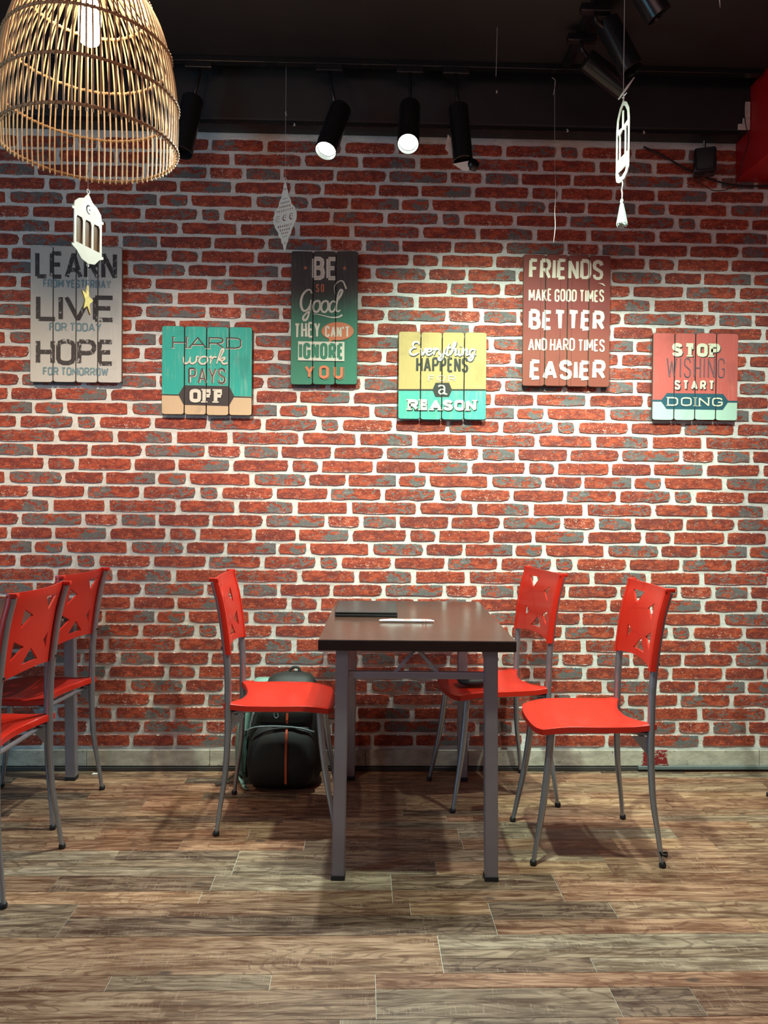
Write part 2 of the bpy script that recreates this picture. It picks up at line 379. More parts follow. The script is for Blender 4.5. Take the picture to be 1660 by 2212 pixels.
strips = {  # board index -> list of (y fraction 0..1, [(x0, x1, colour)...])
 6: [(0, .64, [(X0, .042, 'o'), (.042, .62, 'g'), (.62, .82, 'd'), (.82, X1, 'b')]), (.64, 1, [(X0, -.62, 'b'), (-.62, -.22, 'g'), (-.22, .042, 't'), (.042, X1, 'r')])],
 7: [(0, 1, [(X0, .217, 'o')]), (0, .36, [(.217, .61, 'd'), (.61, 1.5, 's'), (1.5, X1, 'b')]), (.36, .60, [(.217, 1.2, 'g'), (1.2, X1, 'o')]), (.60, 1, [(.217, 1.15, 'v'), (1.15, X1, 'd')])],
 8: [(0, 1, [(X0, -.83, 'g')]), (0, .6, [(-.83, .385, 'd')]), (.6, 1, [(-.83, .15, 'b'), (.15, .385, 't')]), (0, .45, [(.385, 1.12, 'r'), (1.12, X1, 't')]), (.45, 1, [(.385, .75, 'd'), (.75, 1.35, 'o'), (1.35, X1, 'd')])],
 9: [(0, .42, [(X0, -.48, 't'), (-.48, .1, 'o'), (.1, .62, 'b')]), (.42, 1, [(X0, -.95, 'b'), (-.95, -.46, 'd'), (-.46, .1, 's'), (.1, .62, 'd')]), (0, 1, [(.62, X1, 'r')])],
 10: [(0, .33, [(X0, -.41, 'v')]), (.33, .62, [(X0, -.41, 'g')]), (.62, 1, [(X0, -.82, 'v'), (-.82, -.41, 'k')]), (0, .5, [(-.41, .25, 'v'), (.25, .82, 't')]), (.5, 1, [(-.41, .82, 'g')]), (0, 1, [(.82, X1, 'b')])]}
for i in range(len(BD)-1):
    y0, y1 = BD[i], BD[i+1]
    if i in strips:
        for (a, b, segs) in strips[i]:
            ya, yb = y0+(y1-y0)*a, y0+(y1-y0)*b
            for (xa, xb, c) in segs: plank(xa, xb, ya, yb, c, .0006)
    else:
        cuts = [0, rnd.choice((.35, .5, .62)), 1] if rnd.random() < .6 else [0, .34, .66, 1]
        off = rnd.uniform(0, 1.1)
        for a, b in zip(cuts, cuts[1:]):
            x = X0-off
            while x < X1:
                L = rnd.uniform(.35, .85); xa, xb = max(x, X0), min(x+L, X1)
                if xb-xa > .02: plank(xa, xb, y0+(y1-y0)*a, y0+(y1-y0)*b, rnd.choice('bbdogtrrvko' if y0 > 2.6 else 'bdogtrvs'), .0005)
                x += L
# ceiling, soffit, red bulkhead
ce = struct(obj('ceiling', bx(bmesh.new(), X0, X1, YN, 3.27, ZC, ZC+.08, .004), M['black']), 'matt black painted ceiling panel')
struct(obj('trim_1', bx(bmesh.new(), X0, 1.654, 3.37, WALL, 2.81, 3.12, .003), M['black']), 'black soffit box along the top of the brick wall')
struct(obj('trim_2', bx(bmesh.new(), X0, X1, 3.27, WALL, 3.04, 3.12), M['black']), 'black recess above the track')
struct(obj('trim_3', bx(bmesh.new(), 1.654, X1, YN, WALL, 2.64, 3.0, .002), M['red_paint']), 'glossy red bulkhead box at the right of the ceiling')
bm = bmesh.new(); bx(bm, X0, 1.62, 3.385, 3.39, 2.797, 2.812); 
struct(obj('trim_4', bm, M['fixture']), 'thin black lip under the soffit')
bm = bmesh.new()
for (a, b_, c, d) in ((1.62, 1.652, 2.83, 2.86), (1.628, 1.652, 2.86, 2.93), (1.60, 1.652, 2.81, 2.835)):
    bx(bm, a, b_, 3.362, 3.371, c, d, .003)
struct(obj('trim_5', bm, M['plaster']), 'patch of bare plaster beside the red bulkhead')
# baseboard of stone-look tiles
bb = struct(obj('baseboard_back', bx(bmesh.new(), X0, X1, 3.489, WALL, 0, .088), simple('dark_base', (.03, .03, .03), .6)), 'pale worn tiled baseboard below the brick')
t = NT('worn_tile'); co = t.co('Object'); pos = t.n('ShaderNodeNewGeometry').outputs['Position']
n1 = t.noise(t.vmul(pos, (1, 1, 2)), 14, 7, .65, .7); n2 = t.noise(pos, 55, 6, .7, .5)
col = t.mix(t.ramp(n1, .3, .7), (.36, .33, .27), (.56, .52, .43)); col = t.mix(t.ramp(n2, .62, .68), col, (.12, .11, .10))
sp_ = t.n('ShaderNodeSeparateXYZ'); t.l(pos, sp_.inputs[0])
xm = t.ramp(t.math('ABSOLUTE', t.math('SUBTRACT', sp_.outputs[0], (onY(1412, 1640).x))), .05, .10, 1, 0)
col = t.mix(t.ramp(t.math('ADD', xm, t.math('MULTIPLY', n2, .9)), 1.40, 1.43), col, (.22, .012, .014)); t.bump(n2, .3, .002)
M['tile'] = t.fin(col, .6)
xs = [X0] + [onY(p, 1640).x for p in (190, 455, 790, 1010, 1330, 1637)] + [X1]
for a, b_ in zip(xs, xs[1:]): obj('tile', bx(bmesh.new(), a+.001, b_-.001, 3.480, 3.489, .022, .092, .0015), M['tile'], bb)
struct(obj('trim_6', bx(bmesh.new(), X0, X1, 3.474, 3.4885, 0, .018, .002), simple('dark_gap_filler', (.045, .040, .036), .6)), 'dark strip where the baseboard meets the floor')
struct(obj('trim_7', bx(bmesh.new(), onY(1374, 1655).x, X1, 3.462, 3.474, .010, .026, .003), simple('grey_conduit', (.12, .15, .15), .5)), 'grey cable conduit running along the right baseboard')

# ------------------------------------------------------------------ table
def make_table(name, label, loc, rz):
    T = thing(name, label, 'table', loc, rz)
    w, L, h = .62, .97, .765
    bm = bmesh.new(); bx(bm, -w/2, w/2, -L/2, L/2, h-.034, h-.0006, .0018); obj('tabletop', bm, M['tedge'], T)
    bm = bmesh.new(); bx(bm, -w/2+.001, w/2-.001, -L/2+.001, L/2-.001, h-.0007, h+.0002); obj('top_laminate', bm, M['table'], T)
    q = .0205; cx, cy = .235, L/2-.045
    for sx in (-1, 1):
        for sy in (-1, 1):
            bm = bmesh.new(); x1, y1 = sx*cx, sy*cy; x0_, y0_ = sx*(cx+.008), sy*(cy+.006)
            v = []
            for (cxx, cyy, z) in ((x0_, y0_, .014), (x1, y1, h-.034)):
                v.append([bm.verts.new((cxx+a*q, cyy+b*q, z)) for a, b in ((-1, -1), (1, -1), (1, 1), (-1, 1))])
            for k in range(4): bm.faces.new((v[0][k], v[0][(k+1) % 4], v[1][(k+1) % 4], v[1][k]))
            bm.faces.new(v[0][::-1]); bm.faces.new(v[1])
            bmesh.ops.bevel(bm, geom=bm.edges[:], offset=.0025, segments=2, affect='EDGES')
            lg = obj('leg', bm, M['tsteel'], T)
            obj('foot_cap', bx(bmesh.new(), x0_-q-.0015, x0_+q+.0015, y0_-q-.0015, y0_+q+.0015, 0, .016, .002), M['rubber'], lg)
    for sy in (-1, 1):
        y = sy*cy; zb = .648
        obj('crossbar', bx(bmesh.new(), -cx+q-.002, cx-q+.002, y-.010, y+.010, zb-.011, zb+.011, .0015), M['tsteel'], T)
        for sx in (-1, 1):
            bm = bmesh.new(); tube(bm, [(sx*.004, y, h-.036), (sx*.068, y, zb+.008)], .0078, 4); obj('brace', bm, M['tsteel'], T)
    for sx in (-1, 1):
        for sy in (-1, 1):
            bm = bmesh.new(); tube(bm, [(sx*cx, sy*(cy-.015), zb+.005), (sx*cx, sy*(cy-.22), h-.036)], .012, 4); obj('corner_brace', bm, M['tsteel'], T)
        obj('side_rail', bx(bmesh.new(), sx*cx-.010, sx*cx+.010, -cy+q, cy-q, h-.064, h-.036, .0015), M['tsteel'], T)
    return T
cA = (onZ(690, 1386, .765)+onZ(1121, 1389, .765))/2
make_table('cafe_table', 'dark brown cafe table on grey square legs with a closed laptop on it', (.186, 2.93, 0), math.radians(-1.4))
make_table('cafe_table', 'x', (-1.475, 2.93, 0), 0)
bpy.data.objects['cafe_table.001']['label'] = 'dark cafe table cut off by the frame, behind two red chairs seen from the back'

# ------------------------------------------------------------------ chairs (local: faces +X)
HOLES = [[(.62, .135), (.83, .135), (.715, .285)], [(.27, .235), (.40, .32), (.265, .43)], [(.20, .60), (.33, .69), (.185, .79)],
         [(.80, .62), (.72, .69), (.80, .80)], [(.47, .755), (.60, .90), (.36, .90)]]
UPR = [(-.212, .002, 0), (-.200, .010, .10), (-.184, .020, .22), (-.177, .025, .36), (-.177, .025, .46), (-.179, .025, .58), (-.190, .024, .70), (-.208, .022, .82), (-.230, .020, .905)]
def _grow(t, k=1.2):
    cx_, cy_ = sum(p[0] for p in t)/3, sum(p[1] for p in t)/3; return [(cx_+(p[0]-cx_)*k, cy_+(p[1]-cy_)*k) for p in t]
HOLES = [_grow(t) for t in HOLES]
def upx(z):
    for (a, _, za), (b, _, zb) in zip(UPR, UPR[1:]):
        if z <= zb: return a+(b-a)*(z-za)/(zb-za)
    return UPR[-1][0]
ups = catmull([(p[0], .2-p[1], p[2]) for p in UPR], 5)
def upx(z):
    for a, b in zip(ups, ups[1:]):
        if a.z <= z <= b.z: return a.x+(b.x-a.x)*(z-a.z)/max(1e-6, b.z-a.z)
    return ups[-1].x
PW = .186; PZ0, PZ1 = .645, .918
def pmap(u, v, off):  # u 0..1 across (y from +PW to -PW), v 0 top .. 1 bottom
    y = PW*(1-2*u); s = 1-(y/PW)**2
    z = PZ1-(PZ1-PZ0-.016*s)*v-(.003*s)*(1-v)
    return Vector((upx(z)+.017-.020*s+off, y, z))
def panel_bm():
    bm = bmesh.new(); n = 14
    g = [[bm.verts.new((i/n, j/n, 0)) for j in range(n+1)] for i in range(n+1)]
    for i in range(n):
        for j in range(n): bm.faces.new((g[i][j], g[i+1][j], g[i+1][j+1], g[i][j+1]))
    for tri in HOLES:
        for k in range(3):
            a = Vector((*tri[k], 0)); b = Vector((*tri[(k+1) % 3], 0)); d = (b-a).normalized(); nn = Vector((-d.y, d.x, 0))
            lo = Vector((min(p[0] for p in tri)-.08, min(p[1] for p in tri)-.08, 0)); hi = Vector((max(p[0] for p in tri)+.08, max(p[1] for p in tri)+.08, 0))
            fs = [f for f in bm.faces if lo.x < f.calc_center_median().x < hi.x and lo.y < f.calc_center_median().y < hi.y]
            geom = fs+list({e for f in fs for e in f.edges})+list({v for f in fs for v in f.verts})
            bmesh.ops.bisect_plane(bm, geom=geom, plane_co=a, plane_no=nn, dist=1e-6)
    def inside(p, t):
        s = [(t[(k+1) % 3][0]-t[k][0])*(p.y-t[k][1])-(t[(k+1) % 3][1]-t[k][1])*(p.x-t[k][0]) for k in range(3)]
        return all(q > 0 for q in s) or all(q < 0 for q in s)
    bmesh.ops.delete(bm, geom=[f for f in bm.faces if any(inside(f.calc_center_median(), t) for t in HOLES)], context='FACES')
    flat = [(v.co.x, v.co.y) for v in bm.verts]
    front = bm.faces[:]
    r_ = bmesh.ops.extrude_face_region(bm, geom=front)
    top = [g_ for g_ in r_['geom'] if isinstance(g_, bmesh.types.BMVert)]; ts = set(top)
    for v in bm.verts: v.co = pmap(v.co.x, v.co.y, 0.0 if v in ts else -.0055)
    # side flanges that wrap the uprights
    for s in (1, -1):
        zz = [PZ0+(PZ1-PZ0)*k/10 for k in range(11)]; rings = []
        for z in zz:
            x = upx(z)
            prof = [(x+.017, s*(PW-.016)), (x+.0145, s*(PW+.002)), (x+.006, s*(PW+.006)), (x-.001, s*(PW+.0055)), (x-.001, s*(PW+.0015)), (x+.006, s*(PW+.0005)), (x+.010, s*(PW-.016))]
            rings.append([bm.verts.new((px_, py_, z)) for px_, py_ in prof])
        for a, b in zip(rings, rings[1:]):
            for k in range(7): bm.faces.new((a[k], a[(k+1) % 7], b[(k+1) % 7], b[k]))
        bm.faces.new(rings[0]); bm.faces.new(rings[-1])
        x = upx(PZ1)
        bx(bm, x-.016, x+.017, *sorted((s*(PW+.0055), s*(PW-.014))), PZ1-.012, PZ1+.001, .002)
    return bm
GROOVES = [[(.66, 0), (.665, .14)], [(.715, .285), (.70, .36), (.60, .60), (.52, .72), (.50, .755)], [(.40, .32), (.55, .34), (.70, .36), (.83, .40), (.84, .46)],
           [(.715, .285), (.80, .40)], [(.33, .69), (.52, .70), (.72, .69)], [(.50, .90), (.49, 1.0)], [(.80, .80), (.78, .90)], [(.33, .69), (.42, .62)], [(.83, .135), (.86, .22)]]
def ribbon_on(bm, pts, w, f, off):
    P = [Vector((p[0], p[1])) for p in pts]; d = []
    Q = []
    for a, b in zip(P, P[1:]):
        k = max(1, int((b-a).length/.06))
        for i in range(k): Q.append(a+(b-a)*i/k)
    Q.append(P[-1]); L = []
    for i, p in enumerate(Q):
        t = (Q[min(i+1, len(Q)-1)]-Q[max(i-1, 0)]).normalized(); n = Vector((-t.y, t.x))*w
        L.append((bm.verts.new(f(p.x+n.x, p.y+n.y, off)), bm.verts.new(f(p.x-n.x, p.y-n.y, off))))
    for a, b in zip(L, L[1:]): bm.faces.new((a[0], a[1], b[1], b[0]))
def seat_pt(u, v):  # u 0 rear..1 front, v -1..1
    hw = .176+.010*math.sin(PI*min(1, u*1.1))-.014*max(0, (u-.80)/.20)**3
    xr = -.188+.058*(1-v*v)**1.0; xf = .178+.014*(1-abs(v)**4.0)
    x = xr+(xf-xr)*u; y = hw*v
    if u < .12: y *= 1+.02*(1-u/.12)
    z = .452+.012*abs(v)**2.5-.015*max(0, (u-.70)/.30)**2+.008*max(0, (.18-u)/.18)-.008*math.sin(PI*u)*(1-v*v)
    return Vector((x, y, z))
def seat_bm():
    bm = bmesh.new(); nu, nv = 14, 14; G = {}
    for side, dz in ((0, 0), (1, -.016)):
        for i in range(nu+1):
            for j in range(nv+1):
                p = seat_pt(i/nu, -1+2*j/nv); G[side, i, j] = bm.verts.new((p.x, p.y, p.z+dz))
        for i in range(nu):
            for j in range(nv): bm.faces.new((G[side, i, j], G[side, i+1, j], G[side, i+1, j+1], G[side, i, j+1]))
    per = [(i, 0) for i in range(nu)]+[(nu, j) for j in range(nv)]+[(i, nv) for i in range(nu, 0, -1)]+[(0, j) for j in range(nv, 0, -1)]
    m = len(per); cen = Vector((0, 0, 0)); rim = []
    for (i, j) in per:
        a = G[0, i, j].co; d = Vector((a.x, a.y, 0)).normalized()
        rim.append((bm.verts.new(a+d*.006+Vector((0, 0, -.003))), bm.verts.new(a+d*.006+Vector((0, 0, -.022))), bm.verts.new(a-d*.002+Vector((0, 0, -.024)))))
    for k in range(m):
        a, b = per[k], per[(k+1) % m]; ra, rb = rim[k], rim[(k+1) % m]
        bm.faces.new((G[0, a[0], a[1]], G[0, b[0], b[1]], rb[0], ra[0])); bm.faces.new((ra[0], rb[0], rb[1], ra[1])); bm.faces.new((ra[1], rb[1], rb[2], ra[2]))
        bm.faces.new((ra[2], rb[2], G[1, b[0], b[1]], G[1, a[0], a[1]]))
    return bm
def make_chair():
    T = thing('cafe_chair', '', 'chair')
    obj('seat', seat_bm(), M['red'], T, auto=50)
    bk = obj('backrest', panel_bm(), M['red'], T, auto=35)
    bm = bmesh.new()
    for g_ in GROOVES: ribbon_on(bm, g_, .0045, pmap, .0006)
    gr = obj('groove_shade', bm, M['red_groove_shade'], bk)  # darker red ribbons laid on the panel as the shade in its grooves
    for s in (1, -1):
        pts = [Vector((p.x, s*(p.y+.0), p.z)) for p in ups]
        pts = [Vector((p.x, math.copysign(min(abs(p.y), .2), p.y), p.z)) for p in pts]
        pts[0].z = .006
        bm = bmesh.new(); tube(bm, pts, [.0075, .0085, .011, .0125, .0125, .0125, .012, .0115], 12)
        lg = obj('leg', bm, M['steel'], T, auto=50); lg['label'] = 'rear leg that runs up as a backrest upright'
        bm = bmesh.new(); lathe(bm, [(0, 0), (.009, 0), (.0115, .004), (.0115, .012), (.0085, .018), (0, .019)], 12, Matrix.Translation((pts[0].x, pts[0].y, 0))); obj('rubber_foot', bm, M['rubber'], lg, auto=60)
        fp = catmull([(.212, s*.178, .006), (.198, s*.170, .08), (.176, s*.158, .20), (.160, s*.150, .32), (.150, s*.146, .43)], 5)
        bm = bmesh.new(); tube(bm, fp, [.0075, .009, .0115, .0125, .0125], 12)
        lg = obj('leg', bm, M['steel'], T, auto=50); lg['label'] = 'short front leg'
        bm = bmesh.new(); lathe(bm, [(0, 0), (.009, 0), (.0115, .004), (.0115, .012), (.0085, .018), (0, .019)], 12, Matrix.Translation((.212, s*.178, 0))); obj('rubber_foot', bm, M['rubber'], lg, auto=60)
        bm = bmesh.new(); tube(bm, [(-.172, s*.172, .434), (-.10, s*.140, .434), (.150, s*.140, .430)], .0075, 8); obj('seat_rail', bm, M['steel'], T, smooth=True)
        bm = bmesh.new()
        v = [bm.verts.new(p) for p in ((-.170, s*.172, .425), (-.115, s*.168, .425), (-.170, s*.172, .360))]
        f = bm.faces.new(v); e_ = bmesh.ops.extrude_face_region(bm, geom=[f]); 
        for g_ in e_['geom']:
            if isinstance(g_, bmesh.types.BMVert): g_.co.y -= s*.004
        obj('bracket', bm, M['steel'], T)
        bm = bmesh.new(); tube(bm, [(upx(.665)-.0125, s*(PW-.012), .667), (upx(.665)-.017, s*(PW-.012), .667)], .0045, 8); obj('screw', bm, M['rubber'], T)
    bm = bmesh.new(); tube(bm, [(.150, -.146, .425), (.150, .146, .425)], .009, 8); obj('cross_rail', bm, M['steel'], T)
    bm = bmesh.new(); tube(bm, [(-.150, -.165, .425), (-.150, .165, .425)], .008, 8); obj('cross_rail', bm, M['steel'], T)
    return T
chair0 = make_chair(); first = [True]
def copy_tree(o, parent=None):
    c = o.copy(); C.objects.link(c)
    if parent is not None: c.parent = parent
    for ch in list(o.children): copy_tree(ch, c)
    return c
def chair(cx, cy, deg, label):
    c = chair0 if first[0] else copy_tree(chair0); first[0] = False
    c.location = (cx, cy, 0); c.rotation_euler = (0, 0, math.radians(deg)); c['label'] = label; c['group'] = 'red cafe chairs around the tables'
    return c
def feet_c(rx, ry, deg):  # centre from the midpoint of the rear feet
    a = math.radians(deg); return rx+.212*math.cos(a), ry+.212*math.sin(a)
c = feet_c(.9985, 2.75, 180); chair(*c, 180, 'red chair standing clear of the laptop table, its seat fully visible, wire round one foot')
c = feet_c(.745, 3.262, 190); chair(*c, 190, 'red chair next to the brick wall with its seat pushed under the laptop table')
c = feet_c(-.513, 3.005, 0); chair(*c, 0, 'red chair in front of the backpack, facing the laptop table')
c = feet_c(-1.030, 2.51, 177); chair(*c, 177, 'frontmost red chair seen from behind, cut off by the left frame edge')
c = feet_c(-1.088, 3.06, 173); chair(*c, 173, 'red chair by the wall seen from behind, partly covered by the frontmost chair')
p_ = onY(1657, 1240, 2.9); chair(p_.x+.385, 2.98, 2, 'red chair of which only a sliver shows at the right frame edge')
# tie around one foot
bm = bmesh.new()
q0 = Vector((.9985+.003, 2.55, .045))
for k in range(3): tube(bm, [q0+Vector((math.cos(a_)*.0115, math.sin(a_)*.0115, (k-1)*.004+.0025*math.sin(a_*2+k))) for a_ in [i*PI/6 for i in range(12)]], .0018, 6, closed=True)
tube(bm, catmull([q0+Vector((-.010, -.006, .004)), q0+Vector((-.018, -.010, .012)), q0+Vector((-.012, -.012, -.006))], 4), .0015, 6)
tag(obj('wire_tie', bm, M['fixture'], None, smooth=True), 'dark wire wrapped round the foot of the open-side red chair', 'wire')

# ------------------------------------------------------------------ things on and under the table
TZ = .7653
pa, pb, pc, pd = onZ(728, 1298.5, TZ+.019), onZ(846, 1299.5, TZ+.019), onZ(862, 1322, TZ+.019), onZ(727, 1325, TZ+.019)
lx, ly = (pa.x+pd.x)/2+.118, 3.095
L_ = thing('laptop', 'closed black laptop lying on the cafe table near the wall', 'laptop', (.020, 3.095, TZ), math.radians(-1.4))
obj('base', bx(bmesh.new(), -.117, .117, -.162, .162, .0, .011, .003), M['laptop'], L_)
obj('lid', bx(bmesh.new(), -.117, .117, -.162, .162, .0125, .0195, .0025), M['laptop'], L_)
bm = bmesh.new()
for (sx, sy) in ((-.1, -.14), (.1, -.14), (-.1, .14), (.1, .14)): pass
tube(bm, [(-.117, -.09, .0118), (-.117, .09, .0118)], .0038, 8); obj('hinge', bm, M['rubber'], L_)
ps, pe = onZ(820, 1339, TZ+.008), onZ(938, 1340, TZ+.008)
ln = (pe-ps).length
S_ = thing('wrapped_straw', 'thin white paper packet with red print lying in front of the laptop', 'packet', ((ps.x+pe.x)/2, (ps.y+pe.y)/2, TZ), math.atan2(pe.y-ps.y, pe.x-ps.x))
bm = bmesh.new()
secs = [(-.5, .0100, .0012), (-.47, .0098, .003), (-.3, .0088, .0058), (0, .0085, .0052), (.25, .0088, .0060), (.44, .0085, .0045), (.47, .0085, .0014), (.5, .0088, .0008)]
prev = None
for (t_, hw, hh) in secs:
    ring = [bm.verts.new((t_*ln, math.cos(2*PI*k/12)*hw, .0064+math.sin(2*PI*k/12)*hh)) for k in range(12)]
    if prev:
        for k in range(12): bm.faces.new((prev[k], prev[(k+1) % 12], ring[(k+1) % 12], ring[k]))
    else: bm.faces.new(ring)
    prev = ring
bm.faces.new(prev); obj('wrapper', bm, M['paper'], S_, auto=40)
STROKE = {}
def cut_none(bm): return bm

# ------------------------------------------------------------------ stroke lettering
def G(w, *st): return (w, st)
_C = [(.55, .77), (.5, .93), (.37, 1), (.18, 1), (.05, .93), (0, .8), (0, .2), (.05, .07), (.18, 0), (.37, 0), (.5, .07), (.55, .23)]
_O = [(.19, 1), (.38, 1), (.52, .93), (.57, .8), (.57, .2), (.52, .07), (.38, 0), (.19, 0), (.05, .07), (0, .2), (0, .8), (.05, .93), (.19, 1)]
_P = [(0, 1), (.36, 1), (.50, .95), (.56, .82), (.56, .66), (.50, .53), (.36, .47), (0, .47)]
FONT = {
 'A': G(.66, [(0, 0), (.33, 1), (.66, 0)], [(.10, .30), (.56, .30)]),
 'B': G(.56, [(0, 0), (0, 1)], [(0, 1), (.34, 1), (.48, .93), (.52, .80), (.48, .60), (.34, .53), (0, .53)], [(.34, .53), (.52, .44), (.56, .28), (.52, .08), (.36, 0), (0, 0)]),
 'C': G(.55, _C), 'D': G(.57, [(0, 0), (0, 1)], [(0, 1), (.34, 1), (.50, .93), (.57, .78), (.57, .22), (.50, .07), (.34, 0), (0, 0)]),
 'E': G(.46, [(0, 0), (0, 1)], [(0, 1), (.46, 1)], [(0, .52), (.40, .52)], [(0, 0), (.46, 0)]),
 'F': G(.46, [(0, 0), (0, 1)], [(0, 1), (.46, 1)], [(0, .52), (.40, .52)]),
 'G': G(.56, _C[:-1]+[(.56, .2), (.56, .46), (.32, .46)]), 'H': G(.55, [(0, 0), (0, 1)], [(.55, 0), (.55, 1)], [(0, .5), (.55, .5)]),
 'I': G(.0, [(0, 0), (0, 1)]), 'K': G(.56, [(0, 0), (0, 1)], [(.54, 1), (0, .40)], [(.18, .60), (.56, 0)]),
 'L': G(.44, [(0, 1), (0, 0)], [(0, 0), (.44, 0)]), 'M': G(.74, [(0, 0), (0, 1), (.37, .25), (.74, 1), (.74, 0)]),
 'N': G(.56, [(0, 0), (0, 1), (.56, 0), (.56, 1)]), 'O': G(.57, _O), 'P': G(.56, [(0, 0), (0, 1)], _P),
 'R': G(.58, [(0, 0), (0, 1)], _P, [(.30, .47), (.58, 0)]),
 'S': G(.55, [(.53, .78), (.48, .93), (.34, 1), (.18, 1), (.05, .93), (0, .78), (.04, .63), (.18, .55), (.38, .46), (.51, .38), (.55, .23), (.50, .07), (.36, 0), (.18, 0), (.05, .07), (.0, .22)]),
 'T': G(.56, [(0, 1), (.56, 1)], [(.28, 1), (.28, 0)]), 'U': G(.56, [(0, 1), (0, .2), (.05, .07), (.19, 0), (.37, 0), (.51, .07), (.56, .2), (.56, 1)]),
 'V': G(.60, [(0, 1), (.30, 0), (.60, 1)]), 'W': G(.86, [(0, 1), (.21, 0), (.43, .85), (.65, 0), (.86, 1)]),
 'Y': G(.58, [(0, 1), (.29, .45), (.58, 1)], [(.29, .45), (.29, 0)]), "'": G(.0, [(0, 1), (-.02, .78)]), ' ': G(.22)}
RC = [0]
def rib(bm, pts, w0, w1, closed, y, mi=0):
    P = [Vector(p) for p in pts]
    Q = [P[0]]
    for p in P[1:]:
        if (p-Q[-1]).length > 1e-6: Q.append(p)
    P = Q; n = len(P)
    if n < 2: return
    if closed and (P[0]-P[-1]).length < 1e-6: P = P[:-1]; n -= 1
    def face(pts):
        RC[0] += 1; yy = y-1e-5*(RC[0] % 15)
        try: bm.faces.new([bm.verts.new((p.x, yy, p.y)) for p in pts]).material_index = mi
        except ValueError: pass
    wd_ = [(w0+(w1-w0)*i/max(1, n-1))/2 for i in range(n)]+[w0/2]
    m = n if closed else n-1
    for i in range(m):
        a, b = P[i], P[(i+1) % n]; t_ = (b-a).normalized(); nn = Vector((-t_.y, t_.x)); wa, wb = wd_[i], wd_[(i+1) % n]
        face([a+nn*wa, a-nn*wa, b-nn*wb, b+nn*wb])
        if i < m-1 or closed:
            c = P[(i+2) % n]; u_ = (c-b).normalized(); cr = t_.x*u_.y-t_.y*u_.x
            if abs(cr) < 1e-3: continue
            sg = -1 if cr > 0 else 1
            n2_ = Vector((-u_.y, u_.x)); p1, p2 = b+nn*sg*wb, b+n2_*sg*wb; mm = (nn+n2_).normalized(); k = 1/max(.3, mm.dot(nn))
            face([b, p1, b+mm*sg*wb*k, p2] if k < 1.9 else [b, p1, p2])
def poly(bm, pts, y): bm.faces.new([bm.verts.new((p[0], y, p[1])) for p in pts])
def text(bm, s, x0, x1, z0, z1, th, y, serif=0, hand=0, shear=0, gap=1.0, taper=0, dx=0, dz=0, arc=0, thv=None, extra=0):
    """stroke-built capitals stretched into the box; th is stroke thickness, gap spacing in thicknesses"""
    th *= 1.5; gap = gap*.5 if gap < 1 else gap; n = len(s); hh = z1-z0-th
    wid = [FONT[c][0] for c in s]
    bx_ = th*(1+extra)
    fixed = sum((bx_ if c != ' ' else 0) for c in s)+th*gap*(n-1)+2*serif*0
    k = max(.01, (x1-x0-fixed)/sum(wid)) if sum(wid) else 1
    x = x0; rr = random.Random(len(s)*31+ord(s[0]))
    for c, w in zip(s, wid):
        if c == ' ': x += w*k+th*gap; continue
        ox = x+bx_/2; jz = rr.uniform(-1, 1)*hand*hh; jr = rr.uniform(-1, 1)*hand*.6; sc = 1+rr.uniform(-1, 1)*hand
        mid = (x+bx_/2+w*k/2-x0)/(x1-x0)
        az = arc*(1-(2*mid-1)**2)
        def tr(p):
            px_ = ox+p[0]*k; pz = z0+th/2+p[1]*hh*sc+jz+az
            px_ += (pz-(z0+z1)/2)*(shear+jr); return Vector((px_+dx, pz+dz))
        for st in FONT[c][1]:
            pts = [tr(p) for p in st]; closed = st[0] == st[-1] and len(st) > 6
            rib(bm, pts, th*(1+taper), th*(1-taper), closed, y)
            if serif and not closed:
                for e, nb in ((st[0], st[1]), (st[-1], st[-2])):
                    P_ = tr(e); vert = abs(nb[0]-e[0])*k < abs(nb[1]-e[1])*hh
                    st_ = th*.42 if serif > .3 else th*.8
                    if vert and (e[1] in (0, 1)):
                        if c in 'AVWMN' and sum(1 for s2 in FONT[c][1] for p in s2 if p == e) > 1: continue
                        zz = P_.y+(-th/2+st_/2 if e[1] == 0 else th/2-st_/2); hw = th/2+serif*th
                        rib(bm, [(P_.x-hw, zz), (P_.x+hw, zz)], st_, st_, False, y)
                    elif not vert and e[0] >= .4 and c in 'EFLTCGSZ':
                        sg = -1 if e[1] > .6 else 1
                        if e[1] in (0, 1): rib(bm, [(P_.x-th*.2, P_.y+(-sg)*th/2), (P_.x-th*.2, P_.y+sg*th*1.1)], th*.42, th*.42, False, y)
        if s[0] and c == 'B' and False: pass
        x += bx_+w*k+th*gap
